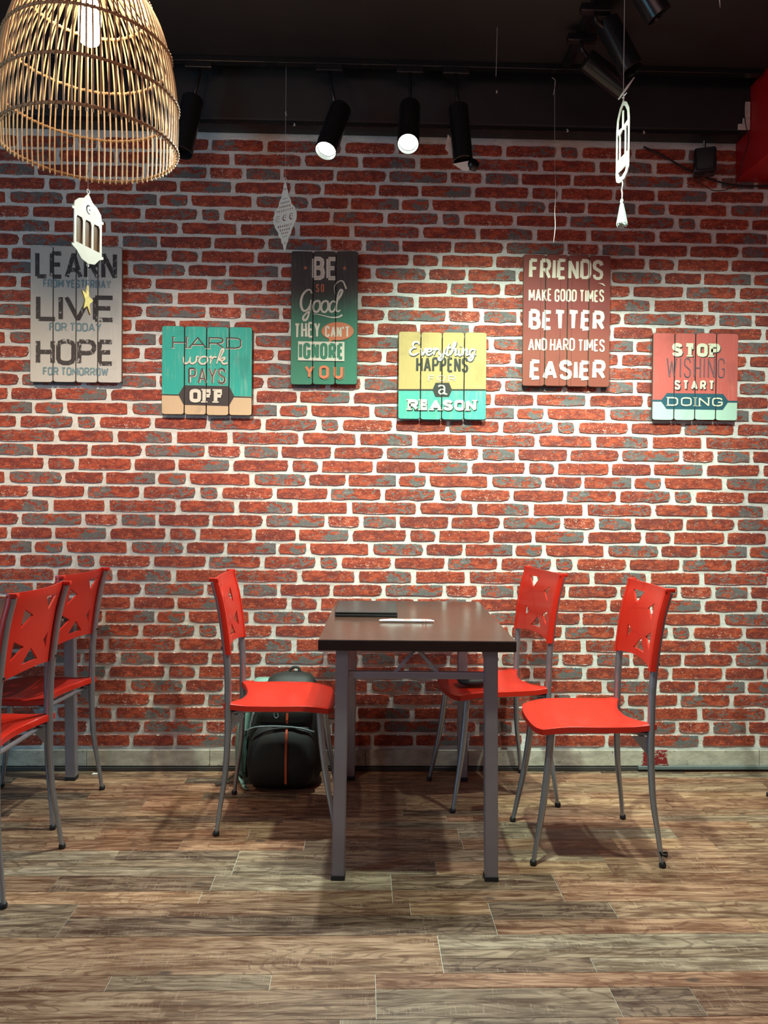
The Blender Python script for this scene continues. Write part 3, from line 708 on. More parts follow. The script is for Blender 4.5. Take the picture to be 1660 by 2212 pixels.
# script lower case, drawn in em units with baseline 0, x-height .5
SC = {
 'w': (.80, [(0, .46), (.05, .12), (.16, .0), (.30, .14), (.34, .48)], [(.34, .48), (.36, .12), (.48, .0), (.64, .16), (.66, .5), (.80, .44)]),
 'o': (.46, [(.26, .5), (.08, .44), (0, .22), (.09, .02), (.27, .0), (.40, .2), (.36, .44), (.26, .5)]),
 'r': (.42, [(0, .42), (.10, .52), (.12, .25), (.10, 0)], [(.12, .26), (.22, .46), (.38, .48)]),
 'k': (.56, [(0, 0), (.08, .6), (.16, 1.0), (.26, 1.0), (.22, .75), (.08, .25)], [(.10, .26), (.28, .44), (.38, .42), (.30, .26), (.12, .24)], [(.2, .26), (.34, .02), (.54, .08)]),
 'G': (.74, [(.62, .84), (.52, 1.0), (.32, .98), (.10, .74), (.04, .36), (.18, .06), (.40, .06), (.56, .30), (.60, .52)], [(.60, .55), (.56, .1), (.48, -.28), (.32, -.42), (.22, -.30), (.34, -.12), (.62, .08)]),
 'd': (.52, [(.34, .44), (.2, .5), (.04, .36), (.02, .12), (.14, 0), (.30, .08), (.38, .30)], [(.38, .30), (.44, .75), (.56, 1.02), (.68, .98), (.58, .74), (.42, .50), (.40, .12), (.52, .02), (.64, .1)]),
 'E': (.66, [(.60, .80), (.48, .98), (.26, .98), (.16, .80), (.24, .60), (.42, .56)], [(.42, .56), (.16, .50), (.02, .26), (.12, .04), (.36, .0), (.60, .18)]),
 'v': (.44, [(0, .44), (.08, .46), (.14, .2), (.18, .0), (.34, .26), (.36, .5), (.48, .44)]),
 'e': (.42, [(.02, .22), (.24, .26), (.34, .38), (.24, .5), (.08, .42), (.02, .2), (.12, .0), (.30, .04), (.44, .2)]),
 'y': (.46, [(0, .46), (.04, .14), (.16, .02), (.32, .14)], [(.38, .5), (.34, .1), (.26, -.26), (.12, -.38), (.02, -.28), (.16, -.1), (.46, .14)]),
 't': (.32, [(.18, .9), (.10, .4), (.08, .08), (.18, 0), (.32, .12)], [(-.02, .58), (.32, .60)]),
 'h': (.50, [(.0, 0), (.08, .5), (.16, .98), (.26, .94), (.20, .6), (.06, .12)], [(.06, .2), (.20, .46), (.32, .46), (.32, .2), (.34, .02), (.50, .12)]),
 'i': (.24, [(.06, .48), (.04, .14), (.12, 0), (.26, .12)], [(.10, .68), (.11, .72)]),
 'n': (.50, [(0, .44), (.08, .48), (.06, 0)], [(.07, .2), (.20, .46), (.32, .46), (.32, .2), (.34, .02), (.50, .12)]),
 'g': (.44, [(.34, .42), (.2, .5), (.04, .38), (.02, .16), (.14, .04), (.30, .14), (.36, .48)], [(.36, .5), (.32, .1), (.24, -.26), (.10, -.38), (.0, -.28), (.14, -.1), (.44, .1)])}
def script(bm, s, x0, x1, z0, z1, th, y, shear=.25, rise=0, dx=0, dz=0, gap=.0, dbl=None):
    """z0 baseline, z1 ascender height"""
    th *= 1.3; tot = sum(SC[c][0]+gap for c in s); k = (x1-x0)/tot; hh = z1-z0; x = x0
    for c in s:
        for st in SC[c][1:]:
            closed = st[0] == st[-1]
            pts = catmull([(p[0], p[1], 0) for p in (st[:-1] if closed else st)], 5, closed)
            P2 = [Vector((x+p.x*k+p.y*hh*shear+dx, z0+p.y*hh+rise*(x-x0)+dz)) for p in pts]
            if len(P2) > 12 and not closed:
                half = len(P2)//2
                rib(bm, P2[:half+1], th*.6, th*1.15, False, y); rib(bm, P2[half:], th*1.15, th*.6, False, y)
            else: rib(bm, P2, th, th, closed, y)
        x += (SC[c][0]+gap)*k

class Sign:
    def __init__(s, label, box, gaps, origin, sc, front, side, cats='sign', tk=.012, cracks=()):
        s.o, s.s = origin, sc
        l, t_, r_, b_ = box
        a = onY(l, (t_+b_)/2, 3.475).x; b = onY(r_, (t_+b_)/2, 3.475).x
        zt = onY((l+r_)/2, t_, 3.475).z; zb = onY((l+r_)/2, b_, 3.475).z
        s.cx, s.cz = (a+b)/2, (zt+zb)/2; s.yw = 3.4945-.001
        s.T = thing('wall_sign', label, 'sign', (s.cx, s.yw, s.cz), 0, 'painted plank signs on the brick wall')
        s.x0, s.x1, s.z0, s.z1 = a-s.cx, b-s.cx, zb-s.cz, zt-s.cz; s.cy = (t_+b_)/2
        g = [s.x0]+[onY(q, s.cy, 3.475).x-s.cx for q in gaps]+[s.x1]; s.g = g; s.tk = tk
        rr = random.Random(int(l)); s.yf = -.010-tk
        for q0, q1 in zip(g, g[1:]):
            a_, b_ = q0+.0012*(q0 > s.x0+1e-5), q1-.0012*(q1 < s.x1-1e-5); dz = rr.uniform(-.002, .002)
            pts = []
            for zz, sg in ((s.z1+dz, 1), (s.z0+dz, -1)):
                e = [(a_, zz-sg*.0065), (a_+.003, zz-sg*.0025), (a_+.009, zz-sg*.0003), ((a_+b_)/2, zz), (b_-.009, zz-sg*.0003), (b_-.003, zz-sg*.0025), (b_, zz-sg*.0065)]
                pts += e if sg == 1 else e[::-1]
            bm = bmesh.new(); c_ = Vector(((a_+b_)/2, 0, (s.z0+s.z1)/2))
            back = [bm.verts.new((p[0], -.010, p[1])) for p in pts]
            midr = [bm.verts.new((p[0], s.yf+.002, p[1])) for p in pts]
            def ins(p): return (p[0]+math.copysign(.0014, c_.x-p[0]), p[1]+math.copysign(.0014, c_.z-p[1]))
            fr = [bm.verts.new((ins(p)[0], s.yf, ins(p)[1])) for p in pts]
            m = len(pts)
            for A_, B_ in ((back, midr), (midr, fr)):
                for k in range(m): bm.faces.new((A_[k], A_[(k+1) % m], B_[(k+1) % m], B_[k])).material_index = 1
            bm.faces.new(back); bm.faces.new(fr).material_index = 0
            obj('plank', bm, [front, side], s.T)
        for zf in (.28, -.28):
            hz = (s.z1-s.z0)*zf
            obj('batten', bx(bmesh.new(), s.x0+.03, s.x1-.03, -.010, .0, hz-.015, hz+.015), side, s.T)
        s.k = 0
        if cracks:
            bm = bmesh.new()
            for q in cracks:
                xx = onY(q, s.cy, 3.475).x-s.cx
                rib(bm, [(xx, s.z0+.004), (xx+.0008, (s.z0+s.z1)/2), (xx, s.z1-.004)], .0012, .0012, False, s.yf-.0001)
            obj('crack', bm, M['tedge'], s.T)
    def X(s, cx, cy=None): return onY(s.o[0]+cx/s.s, s.cy, 3.475).x-s.cx
    def Z(s, cy, cx=None): return onY(s.o[0]+cx/s.s if cx is not None else (s.o[0]+s.o[0]), s.o[1]+cy/s.s, 3.475).z-s.cz
    def box(s, l, t_, r_, b_):
        m = (l+r_)/2; return s.X(l), s.X(r_), s.Z(b_, m), s.Z(t_, m)
    def lay(s, name, bm, mat, label=None):
        s.k += 1
        for q in s.g[1:-1]:
            for d in (-.0012, .0012):
                bmesh.ops.bisect_plane(bm, geom=bm.verts[:]+bm.edges[:]+bm.faces[:], plane_co=(q+d, 0, 0), plane_no=(1, 0, 0), dist=1e-7)
            bmesh.ops.delete(bm, geom=[f for f in bm.faces if abs(f.calc_center_median().x-q) < .0012], context='FACES')
        for v in bm.verts: v.co.y += s.yf-.0003*s.k
        o = obj(name, bm, mat, s.T)
        if label: o['label'] = label
        return o
    def T_(s, txt, b, th, mat, name='lettering', **kw):
        bm = bmesh.new(); x0, x1, z0, z1 = s.box(*b); text(bm, txt, x0, x1, z0, z1, th, 0, **kw)
        return s.lay(name, bm, mat, 'painted words "%s"' % txt)
    def S_(s, txt, b, th, mat, **kw):
        bm = bmesh.new(); x0, x1, z0, z1 = s.box(*b); script(bm, txt, x0, x1, z0, z1, th, 0, **kw)
        return s.lay('lettering', bm, mat, 'script word "%s"' % txt)
    def P_(s, pts, mat, name='painted_panel', label=None):
        bm = bmesh.new(); poly(bm, [(s.X(p[0]), s.Z(p[1], p[0])) for p in pts], 0); return s.lay(name, bm, mat, label)
PC = lambda n, c, w=0.0, u=(.7, .65, .6): mat_paint(n, c, w, u)
side_d = simple('sooty_plank_edge', (.07, .055, .045), .8, 0, 60, .5)
# sign 1: LEARN LIVE HOPE
g1 = Sign('tall off-white plank sign reading LEARN LIVE HOPE in worn dark capitals', (66, 533, 264, 826), (115.5, 165, 212), (40, 500), 3.074,
          mat_sign('whitewashed_plank', (.56, .51, .46), crack=.35, worn=(.68, .65, .6), soot=(.22, .24, .24)), simple('pale_plank_edge', (.22, .20, .18), .8, 0, 60, .5))
blu = PC('worn_blue_grey_print', (.17, .27, .31), .25, (.56, .51, .46)); ink = PC('worn_brown_black_print', (.050, .032, .028), .34, (.50, .45, .42))
for tx, b in (('LEARN', (112, 136, 655, 318)), ('LIVE', (118, 424, 642, 600)), ('HOPE', (118, 717, 638, 890))):
    g1.T_(tx, b, .0128 if tx != 'LEARN' else .0125, ink, gap=.55)
for tx, b in (('FROM YESTERDAY', (165, 322, 615, 378)), ('FOR TODAY', (207, 608, 553, 664)), ('FOR TOMORROW', (165, 903, 600, 957))):
    g1.T_(tx, b, .0040, blu, gap=.7)
# sign 2: HARD work PAYS OFF
g2 = Sign('square teal plank sign reading HARD work PAYS OFF with tan lower edge', (350, 706, 545, 897), (399, 446.6, 495.4), (40, 500), 3.074,
          mat_sign('teal_and_tan_plank', (.015, .36, .29), (.60, .40, .24), onY(447, 500+1092/3.074, 3.475).z-onY(447, 801.5, 3.475).z, .5, soot=(.02, .06, .05)), side_d)
dkb = PC('dark_umber_print', (.045, .030, .028)); crm = PC('cream_lettering', (.72, .64, .52)); oran = PC('salmon_lettering', (.75, .22, .10))
g2.P_([(952, 1080), (1550, 1098), (1550, 1106), (952, 1088)], dkb, 'painted_line'); 
g2.P_([(1102, 1022), (1402, 1028), (1436, 1095), (1400, 1160), (1100, 1152), (1064, 1085)], dkb)
for (d1, d2, m) in ((3, 4, crm), (0, 0, dkb)): g2.T_('HARD', (1022+d1, 703+d2, 1480+d1, 777+d2), .0036, m, serif=.9, gap=1.6)
g2.S_('work', (1092, 785, 1392, 880), .0066, dkb, shear=.12, dx=-.0012, dz=-.0014); g2.S_('work', (1092, 785, 1392, 880), .0058, crm, shear=.12)
for (d1, m, th) in ((3, crm, .0066), (0, dkb, .0062), (0, crm, .0044), (0, dkb, .0030)): g2.T_('PAYS', (1130+d1, 906+d1, 1378+d1, 1012+d1), th, m, gap=.9) if th > .005 else g2.T_('PAYS', (1134, 911, 1374, 1008), th, m, gap=1.24 if th > .004 else 2.29)
g2.T_('OFF', (1140, 1048, 1366, 1138), .0105, crm, serif=.35, gap=.8)
# sign 3: BE so Good
g3 = Sign('tall narrow green plank sign reading BE SO GOOD THEY CANNOT IGNORE YOU', (629, 543, 773, 831), (676.6, 725.5), (600, 520), 3.458,
          mat_sign('green_black_plank', (.042, .034, .033), (.035, .185, .115), .045, .15, grad=True, worn=(.14, .2, .15), soot=(.03, .04, .03)), simple('dark_green_edge', (.05, .06, .05), .7, 0, 60, .4), cracks=())
g3.T['label'] = "tall narrow dark green plank sign reading BE SO Good THEY CAN'T IGNORE YOU"
gcr = PC('chalk_cream_lettering', (.70, .64, .54)); ggr = PC('green_lettering', (.04, .20, .12)); gor = PC('coral_lettering', (.66, .19, .09)); gdk = PC('charcoal_dot', (.04, .035, .03))
g3.T_('BE', (256, 122, 445, 296), .0122, gcr, gap=.6)
bm = bmesh.new(); x0, x1, z0, z1 = g3.box(256, 122, 445, 296)
for (gx_, c_, st_) in ((x0, 'B', 0),):
    pass
kk = (x1-x0-.0183*2-.0183*.6)/(.56+.46)
for li, c_ in enumerate('BE'):
    ox = x0+.00915+(li*(.56*kk+.0183*1.6))
    for st in FONT[c_][1]:
        P_ = [Vector((ox+p[0]*kk, z0+.00915+p[1]*(z1-z0-.0183))) for p in st]; dist = 0; nx_ = .003
        for a, b in zip(P_, P_[1:]):
            Ls = (b-a).length; tt = nx_-dist
            while tt < Ls:
                q = a+(b-a)*(tt/Ls); poly(bm, [(q.x+.0016*math.cos(k*PI/4), q.y+.0016*math.sin(k*PI/4)) for k in range(8)], 0); tt += .0085
            dist = 0; nx_ = max(.001, tt-Ls)
g3.lay('lettering_dots', bm, gdk)
def star(cx, cy, r, rot=0, k=.42): return [(cx+(r if i % 2 == 0 else r*k)*math.sin(rot+i*PI/5), cy-(r if i % 2 == 0 else r*k)*math.cos(rot+i*PI/5)) for i in range(10)]
for sx in (206, 498): g3.P_(star(sx, 204 if sx < 300 else 208, 17), gor, 'painted_star')
g3.T_('SO', (286, 326, 347, 386), .0032, gor, gap=1.6)
g3.S_('Good', (165, 372, 452, 532), .0072, gcr, shear=.06)
bm = bmesh.new(); rib(bm, [(p.x, p.y) for p in catmull([(g3.X(a), g3.Z(b, a), 0) for a, b in ((262, 548), (320, 556), (400, 575), (455, 572), (484, 556))], 5)], .002, .009, False, 0)
rib(bm, [(p.x, p.y) for p in catmull([(g3.X(a), g3.Z(b, a), 0) for a, b in ((428, 398), (422, 350), (448, 312), (485, 305), (512, 362))], 5)], .0015, .0075, False, 0)
g3.lay('flourish', bm, gcr)
g3.T_('THEY', (126, 614, 320, 730), .0062, gcr, hand=.05, taper=.15, gap=.7)
g3.P_([(450+120*math.cos(a*PI/16), 678+68*math.sin(a*PI/16)) for a in range(32)], gor, 'speech_bubble'); g3.P_([(388, 735), (425, 735), (383, 768)], gor, 'speech_bubble')
g3.T_("CAN'T", (356, 640, 540, 724), .0050, gcr, hand=.03, gap=.9)
g3.P_([(156, 754), (502, 758), (502, 902), (156, 896)], gcr)
g3.T_('IGNORE', (162, 766, 498, 888), .0096, ggr, gap=.45, extra=0)
g3.T_('YOU', (206, 934, 492, 1030), .0078, gor, gap=1.8)
g3.T_('YOU', (216, 942, 500, 1036), .0012, gor, gap=16)
# sign 4
g4 = Sign('square yellow and mint plank sign reading Everything HAPPENS FOR a REASON', (861, 718, 1051, 907), (909, 955, 1003), (600, 520), 3.458,
          mat_sign('mustard_and_mint_plank', (.52, .36, .13), (.08, .44, .34), onY(956, 520+1116/3.458, 3.475).z-onY(956, 812.5, 3.475).z, .7, worn=(.62, .47, .22), soot=(.12, .08, .04)), side_d)
blk = PC('black_lettering', (.03, .028, .022)); cr4 = PC('pale_cream_lettering', (.72, .70, .54)); 
g4.P_([(904, 1109), (1556, 1109), (1556, 1122), (904, 1122)], blk, 'painted_line'); g4.P_([(1180, 1062), (1282, 1062), (1304, 1115), (1282, 1168), (1180, 1168), (1158, 1115)], blk)
g4.T_('HAPPENS', (1034, 872, 1424, 984), .0066, blk, gap=.75)
g4.S_('Everything', (982, 762, 1478, 858), .0092, blk, shear=.10, rise=.0, dx=.0016, dz=-.0016); g4.S_('Everything', (982, 760, 1478, 856), .0070, cr4, shear=.10)
g4.T_('FOR', (1126, 1008, 1332, 1050), .0022, cr4, serif=1.2, gap=4)
bm = bmesh.new(); ax0, ax1, az0, az1 = g4.box(1196, 1078, 1268, 1152); ww, hh_ = ax1-ax0, az1-az0
def am(p): return Vector((ax0+p[0]*ww, az0+p[1]*hh_))
rib(bm, [am(p) for p in ((.08, .82), (.2, .92), (.45, .95), (.66, .86), (.72, .7), (.72, .12), (1.0, .06))], .0062, .0062, False, 0)
rib(bm, [am(p) for p in ((.72, .55), (.4, .55), (.16, .42), (.14, .22), (.3, .08), (.52, .12), (.72, .3))], .0058, .0058, False, 0)
g4.lay('lettering', bm, cr4, 'painted letter "a"')
g4.T_('REASON', (976, 1190, 1490, 1272), .0100, blk, serif=.35, gap=.7, dx=.0008, dz=-.0008); g4.T_('REASON', (974, 1188, 1486, 1268), .0088, cr4, serif=.4, gap=.9)
# sign 5
g5 = Sign('tall maroon plank sign reading FRIENDS MAKE GOOD TIMES BETTER AND HARD TIMES EASIER', (1130, 551, 1318, 835), (1178, 1226, 1272), (1100, 520), 2.964,
          mat_sign('maroon_plank', (.205, .032, .024), (.235, .050, .028), -.05, .12, grad=True, worn=(.19, .05, .03), soot=(.07, .02, .015)), simple('greenish_worn_edge', (.10, .08, .055), .8, 0, 60, .5), cracks=(1167.5, 1210, 1235))
g5c = PC('casual_cream_lettering', (.74, .66, .52))
for tx, b, th, gp in (('FRIENDS', (124, 117, 600, 248), .0098, .75), ('MAKE GOOD TIMES', (124, 313, 606, 392), .0047, .85), ('BETTER', (126, 447, 612, 575), .0112, .8), ('AND HARD TIMES', (124, 628, 614, 708), .0048, .85), ('EASIER', (136, 764, 622, 890), .0114, .9)):
    g5.T_(tx, b, th, g5c, hand=.035, taper=.16, gap=gp)
g5.P_([(566, 272), (600, 276), (614, 294), (604, 291), (592, 283)], g5c, 'flourish')
# sign 6
g6 = Sign('square coral plank sign reading STOP WISHING START DOING above a mint base', (1410, 720, 1594, 908), (1457, 1502, 1547), (1100, 520), 2.964,
          mat_sign('coral_and_mint_plank', (.55, .105, .085), (.42, .62, .50), onY(1502, 520+1035/2.964, 3.475).z-onY(1502, 814, 3.475).z, .45, worn=(.62, .25, .2), soot=(.16, .06, .05)), side_d)
nav = PC('deep_teal_print', (.012, .085, .12)); ybl = PC('pale_yellow_lettering', (.76, .74, .54))
g6.P_([(916, 1018), (1466, 1026), (1466, 1038), (916, 1030)], nav, 'painted_line'); g6.P_([(1012, 976), (1372, 982), (1408, 1030), (1370, 1084), (1010, 1078), (972, 1026)], nav)
g6.T_('STOP', (1044, 662, 1352, 748), .0118, dkb, serif=.32, gap=.8, dx=.0010, dz=-.0010); g6.T_('STOP', (1040, 658, 1348, 744), .0108, ybl, serif=.32, gap=.9)
g6.T_('WISHING', (1008, 752, 1380, 878), .0036, nav, shear=.0, gap=2.4); g6.T_('WISHING', (1013, 757, 1377, 873), .0011, PC('coral_inline', (.50, .10, .08)), gap=10.2)
g6.T_('START', (1062, 898, 1318, 960), .0062, dkb, gap=1.1, dx=.001, dz=-.001); g6.T_('START', (1058, 895, 1314, 956), .0058, ybl, gap=1.25)
g6.T_('DOING', (1014, 1004, 1368, 1060), .0040, ybl, serif=.9, gap=2.2)

# print on the straw packet
def wrap_print(bm):
    for v in bm.verts:
        ph = math.radians(62)+v.co.z/.004*math.radians(38); k = 1.05-v.co.y*20
        v.co = Vector((v.co.x, -.0090*math.cos(ph)*k, .0064+.0061*math.sin(ph)*k))
    obj('print', bm, M['print_red'], S_)
bm = bmesh.new(); text(bm, 'B', -.010, -.004, -.0032, .0036, .0009, 0, gap=1)
rib(bm, [(p.x, p.y) for p in catmull([(-.003, .001, 0), (-.0015, -.003, 0), (.0015, -.001, 0), (.0025, -.003, 0), (.004, .003, 0), (.0048, -.003, 0), (.007, .003, 0), (.008, -.003, 0), (.0105, .001, 0), (.0115, -.003, 0), (.014, .000, 0), (.016, -.003, 0), (.020, -.001, 0)], 4)], .0013, .0013, False, 0); wrap_print(bm)
bm = bmesh.new()
for k in range(2): rib(bm, [(.058+k*.010+.0036*math.cos(a*PI/5), .0034*math.sin(a*PI/5)) for a in range(10)], .0018, .0018, True, 0)
wrap_print(bm)
bm = bmesh.new(); rib(bm, [(-.085, .0030), (-.070, .0036), (-.055, .0028)], .0016, .0016, False, 0); wrap_print(bm)
# dark pouch on the seat under the table
pq = onZ(1016, 1470, .47); bm = bmesh.new()
vv = bmesh.ops.create_uvsphere(bm, u_segments=16, v_segments=10, radius=1)['verts']
for v in vv:
    c_ = v.co; v.co = Vector((math.copysign(abs(c_.x)**.6, c_.x)*.062, math.copysign(abs(c_.y)**.6, c_.y)*.05, math.copysign(abs(c_.z)**.7, c_.z)*.017*(1+.3*c_.x)))
PO = thing('pouch', 'small dark pouch lying on the red seat under the laptop table', 'pouch', (.455, 3.20, .468), .1)
obj('body', bm, M['bag_black'], PO, smooth=True)
bm = bmesh.new(); tube(bm, catmull([(.05, -.03, .010), (.066, -.02, .020), (.070, .01, .014), (.05, .03, .008)], 4), .003, 6); obj('strap', bm, M['bag_black'], PO, smooth=True)

# ------------------------------------------------------------------ backpack
BP = thing('backpack', 'black backpack with a red-orange strip leaning on the wall behind the chair', 'backpack', (-.332, 3.335, 0), 0)
def shell(levels, nx=28, e=.55):
    bm = bmesh.new(); prev = None
    for (z, cx_, cy_, hx, hy) in levels:
        ring = []
        for k in range(nx):
            a = 2*PI*k/nx; c_, s_ = math.cos(a), math.sin(a)
            ring.append(bm.verts.new((cx_+math.copysign(abs(c_)**e, c_)*hx, cy_+math.copysign(abs(s_)**e, s_)*hy, z)))
        if prev:
            for k in range(nx): bm.faces.new((prev[k], prev[(k+1) % nx], ring[(k+1) % nx], ring[k]))
        else: bm.faces.new(ring[::-1])
        prev = ring
    bm.faces.new(prev); return bm
o = obj('body', shell([(.004, 0, 0, .120, .07), (.012, .01, 0, .140, .095), (.05, .01, 0, .155, .108), (.13, .010, 0, .157, .110), (.22, .014, .004, .152, .105), (.30, .02, .010, .138, .095), (.37, .022, .02, .120, .080), (.42, .03, .03, .112, .065), (.45, .036, .04, .085, .05), (.462, .04, .045, .04, .025)], 32, .7), M['bag_black'], BP, smooth=True)
o = obj('front_pocket', shell([(.03, .005, -.088, .115, .03), (.05, .005, -.096, .135, .042), (.12, .005, -.100, .142, .046), (.20, .008, -.094, .135, .040), (.262, .012, -.078, .105, .028), (.272, .012, -.07, .08, .015)], 28, .7), M['bag_black'], BP, smooth=True)
o = obj('top_pocket', shell([(.275, .012, -.068, .100, .022), (.29, .014, -.070, .118, .030), (.34, .020, -.058, .110, .030), (.385, .03, -.036, .085, .022), (.40, .033, -.026, .055, .012)], 28, .7), M['bag_dark'], BP, smooth=True)
o = obj('side_pocket', shell([(.03, -.160, .02, .018, .05), (.06, -.172, .02, .024, .075), (.18, -.174, .02, .024, .082), (.30, -.160, .02, .026, .075), (.38, -.130, .03, .024, .055), (.435, -.075, .04, .045, .03)], 20, .7), M['bag_teal'], BP, smooth=True)
def zipc(name, pts, r, m, par=BP): bm = bmesh.new(); tube(bm, catmull(pts, 6), r, 8); return obj(name, bm, m, par, smooth=True)
zipc('zip', [(-.150, -.080, .245), (-.135, -.098, .252), (-.10, -.112, .268), (-.04, -.112, .272), (.04, -.108, .268), (.09, -.110, .262), (.14, -.10, .245)], .0038, M['zip'])
zipc('piping', [(-.128, -.088, .25), (-.118, -.082, .30), (-.10, -.07, .345)], .0035, M['zip'])
zipc('zip_pull', [(-.018, -.098, .330), (-.026, -.102, .318), (-.018, -.104, .304), (-.008, -.102, .310), (-.012, -.100, .322), (-.016, -.098, .332)], .0022, M['zip'])
zipc('buckle', [(-.150, -.086, .250), (-.158, -.09, .238), (-.152, -.094, .226), (-.140, -.094, .236), (-.142, -.09, .250)], .0035, M['bag_dark'])
bm = bmesh.new(); prev = None
for (z, y) in ((.045, -.1435), (.09, -.1478), (.14, -.149), (.20, -.1385), (.245, -.122), (.262, -.109)):
    v = [bm.verts.new((x+.028, y, z)) for x in (-.0045, .0045)]
    if prev: bm.faces.new((prev[0], prev[1], v[1], v[0]))
    prev = v
o = obj('reflective_strip', bm, M['reflect'], BP); o['label'] = 'red-orange strip down the front'
bm = bmesh.new(); prev = None
for (z, y) in ((.280, -.100), (.295, -.1035), (.34, -.0915), (.37, -.072)):
    v = [bm.verts.new((x+.028, y, z)) for x in (-.0045, .0045)]
    if prev: bm.faces.new((prev[0], prev[1], v[1], v[0]))
    prev = v
obj('reflective_strip', bm, M['reflect'], BP)
zipc('grab_handle', [(.02, .05, .445), (.03, .055, .475), (.06, .055, .478), (.07, .05, .445)], .006, M['bag_black'])
def strap(name, pts, w, m):
    bm = bmesh.new(); P = catmull(pts, 6); prev = None
    for i, p in enumerate(P):
        t_ = (P[min(i+1, len(P)-1)]-P[max(i-1, 0)]).normalized(); s_ = t_.cross(Vector((.2, .3, 1))).normalized()*w/2
        u_ = s_.cross(t_).normalized()*.0012
        v = [bm.verts.new(p+q) for q in (s_+u_, -s_+u_, -s_-u_, s_-u_)]
        if prev:
            for k in range(4): bm.faces.new((prev[k], prev[(k+1) % 4], v[(k+1) % 4], v[k]))
        prev = v
    return obj(name, bm, m, BP, smooth=True)
strap('shoulder_strap', [(-.150, .00, .16), (-.185, -.015, .12), (-.182, -.03, .06), (-.150, -.075, .012), (-.130, -.10, .006)], .022, M['bag_teal'])
strap('shoulder_strap', [(-.165, -.005, .07), (-.20, .0, .035), (-.24, -.02, .012), (-.275, -.04, .008)], .02, M['bag_dark'])

# ------------------------------------------------------------------ rattan pendant lamp
LX, LY = onY(193, 308, 2.2).x, 2.2
PROF = [(2.178, .2465), (2.19, .248), (2.25, .2505), (2.31, .2500), (2.38, .2440), (2.446, .2320), (2.505, .2170), (2.563, .1950), (2.61, .165), (2.65, .128), (2.685, .080), (2.70, .045)]
LP = thing('pendant_lamp', 'large dome-shaped rattan pendant lamp with a glowing bulb', 'lamp', (LX, LY, 2.168), 0); LP.scale = (.94, .94, .94)
prof = catmull([(r_, 0, z-2.19) for z, r_ in PROF], 3)
NR = 84
bm = bmesh.new(); tube(bm, [(p.x, 0, p.z) for p in prof], .0026, 5, flat=1.0)
rib_me = None
for k in range(NR):
    if rib_me is None:
        ro = obj('rib', bm, M['rattan'], LP, smooth=True); rib_me = ro.data
    else:
        ro = bpy.data.objects.new('rib', rib_me); C.objects.link(ro); ro.parent = LP
    ro.rotation_euler = (rnd.uniform(-.006, .006), 0, 2*PI*k/NR+rnd.uniform(-.008, .008))
def prad(z):
    for a, b in zip(prof, prof[1:]):
        if a.z <= z <= b.z: return a.x+(b.x-a.x)*(z-a.z)/(b.z-a.z)
    return prof[-1].x
for z in (0.0, .130, .272, .412, .50):
    R_ = prad(z)+.003
    bm = bmesh.new(); tube(bm, [(R_*math.cos(a), R_*math.sin(a), z+.002*math.sin(3*a)) for a in [2*PI*i/72 for i in range(72)]], .0038, 6, closed=True)
    hp = []
    for i in range(NR*6):
        a = 2*PI*i/(NR*6); ph = 2*PI*i/6
        hp.append(((R_+.0046*math.cos(ph))*math.cos(a), (R_+.0046*math.cos(ph))*math.sin(a), z+.0050*math.sin(ph)+.002*math.sin(3*a)))
    ho = obj('hoop', bm, M['rattan_dark'], LP, smooth=True)
    bm = bmesh.new(); tube(bm, hp, .0014, 4, closed=True); obj('binding', bm, M['rattan_dark'], ho, smooth=True)
bm = bmesh.new(); lathe(bm, [(0, .512), (.05, .512), (.05, .520), (0, .520)], 24); obj('top_plate', bm, M['rattan_dark'], LP, auto=40)
bm = bmesh.new(); lathe(bm, [(0, .44), (.02, .44), (.022, .446), (.022, .505), (.012, .515), (0, .52)], 20); obj('lamp_socket', bm, M['fixture'], LP, auto=40)
BZ = .292
bm = bmesh.new(); lathe(bm, [(0, BZ), (.014, BZ+.002), (.026, BZ+.010), (.031, BZ+.028), (.032, BZ+.075), (.029, BZ+.11), (.020, BZ+.135), (.013, BZ+.15), (0, BZ+.15)], 24)
bulb = obj('bulb', bm, emit('glowing_bulb', (1.0, .84, .58), 48), LP, smooth=True)
bm = bmesh.new(); tube(bm, [(0, 0, .515), (0, 0, (ZC-2.168)/.94)], .003, 6); obj('cord', bm, M['fixture'], LP)

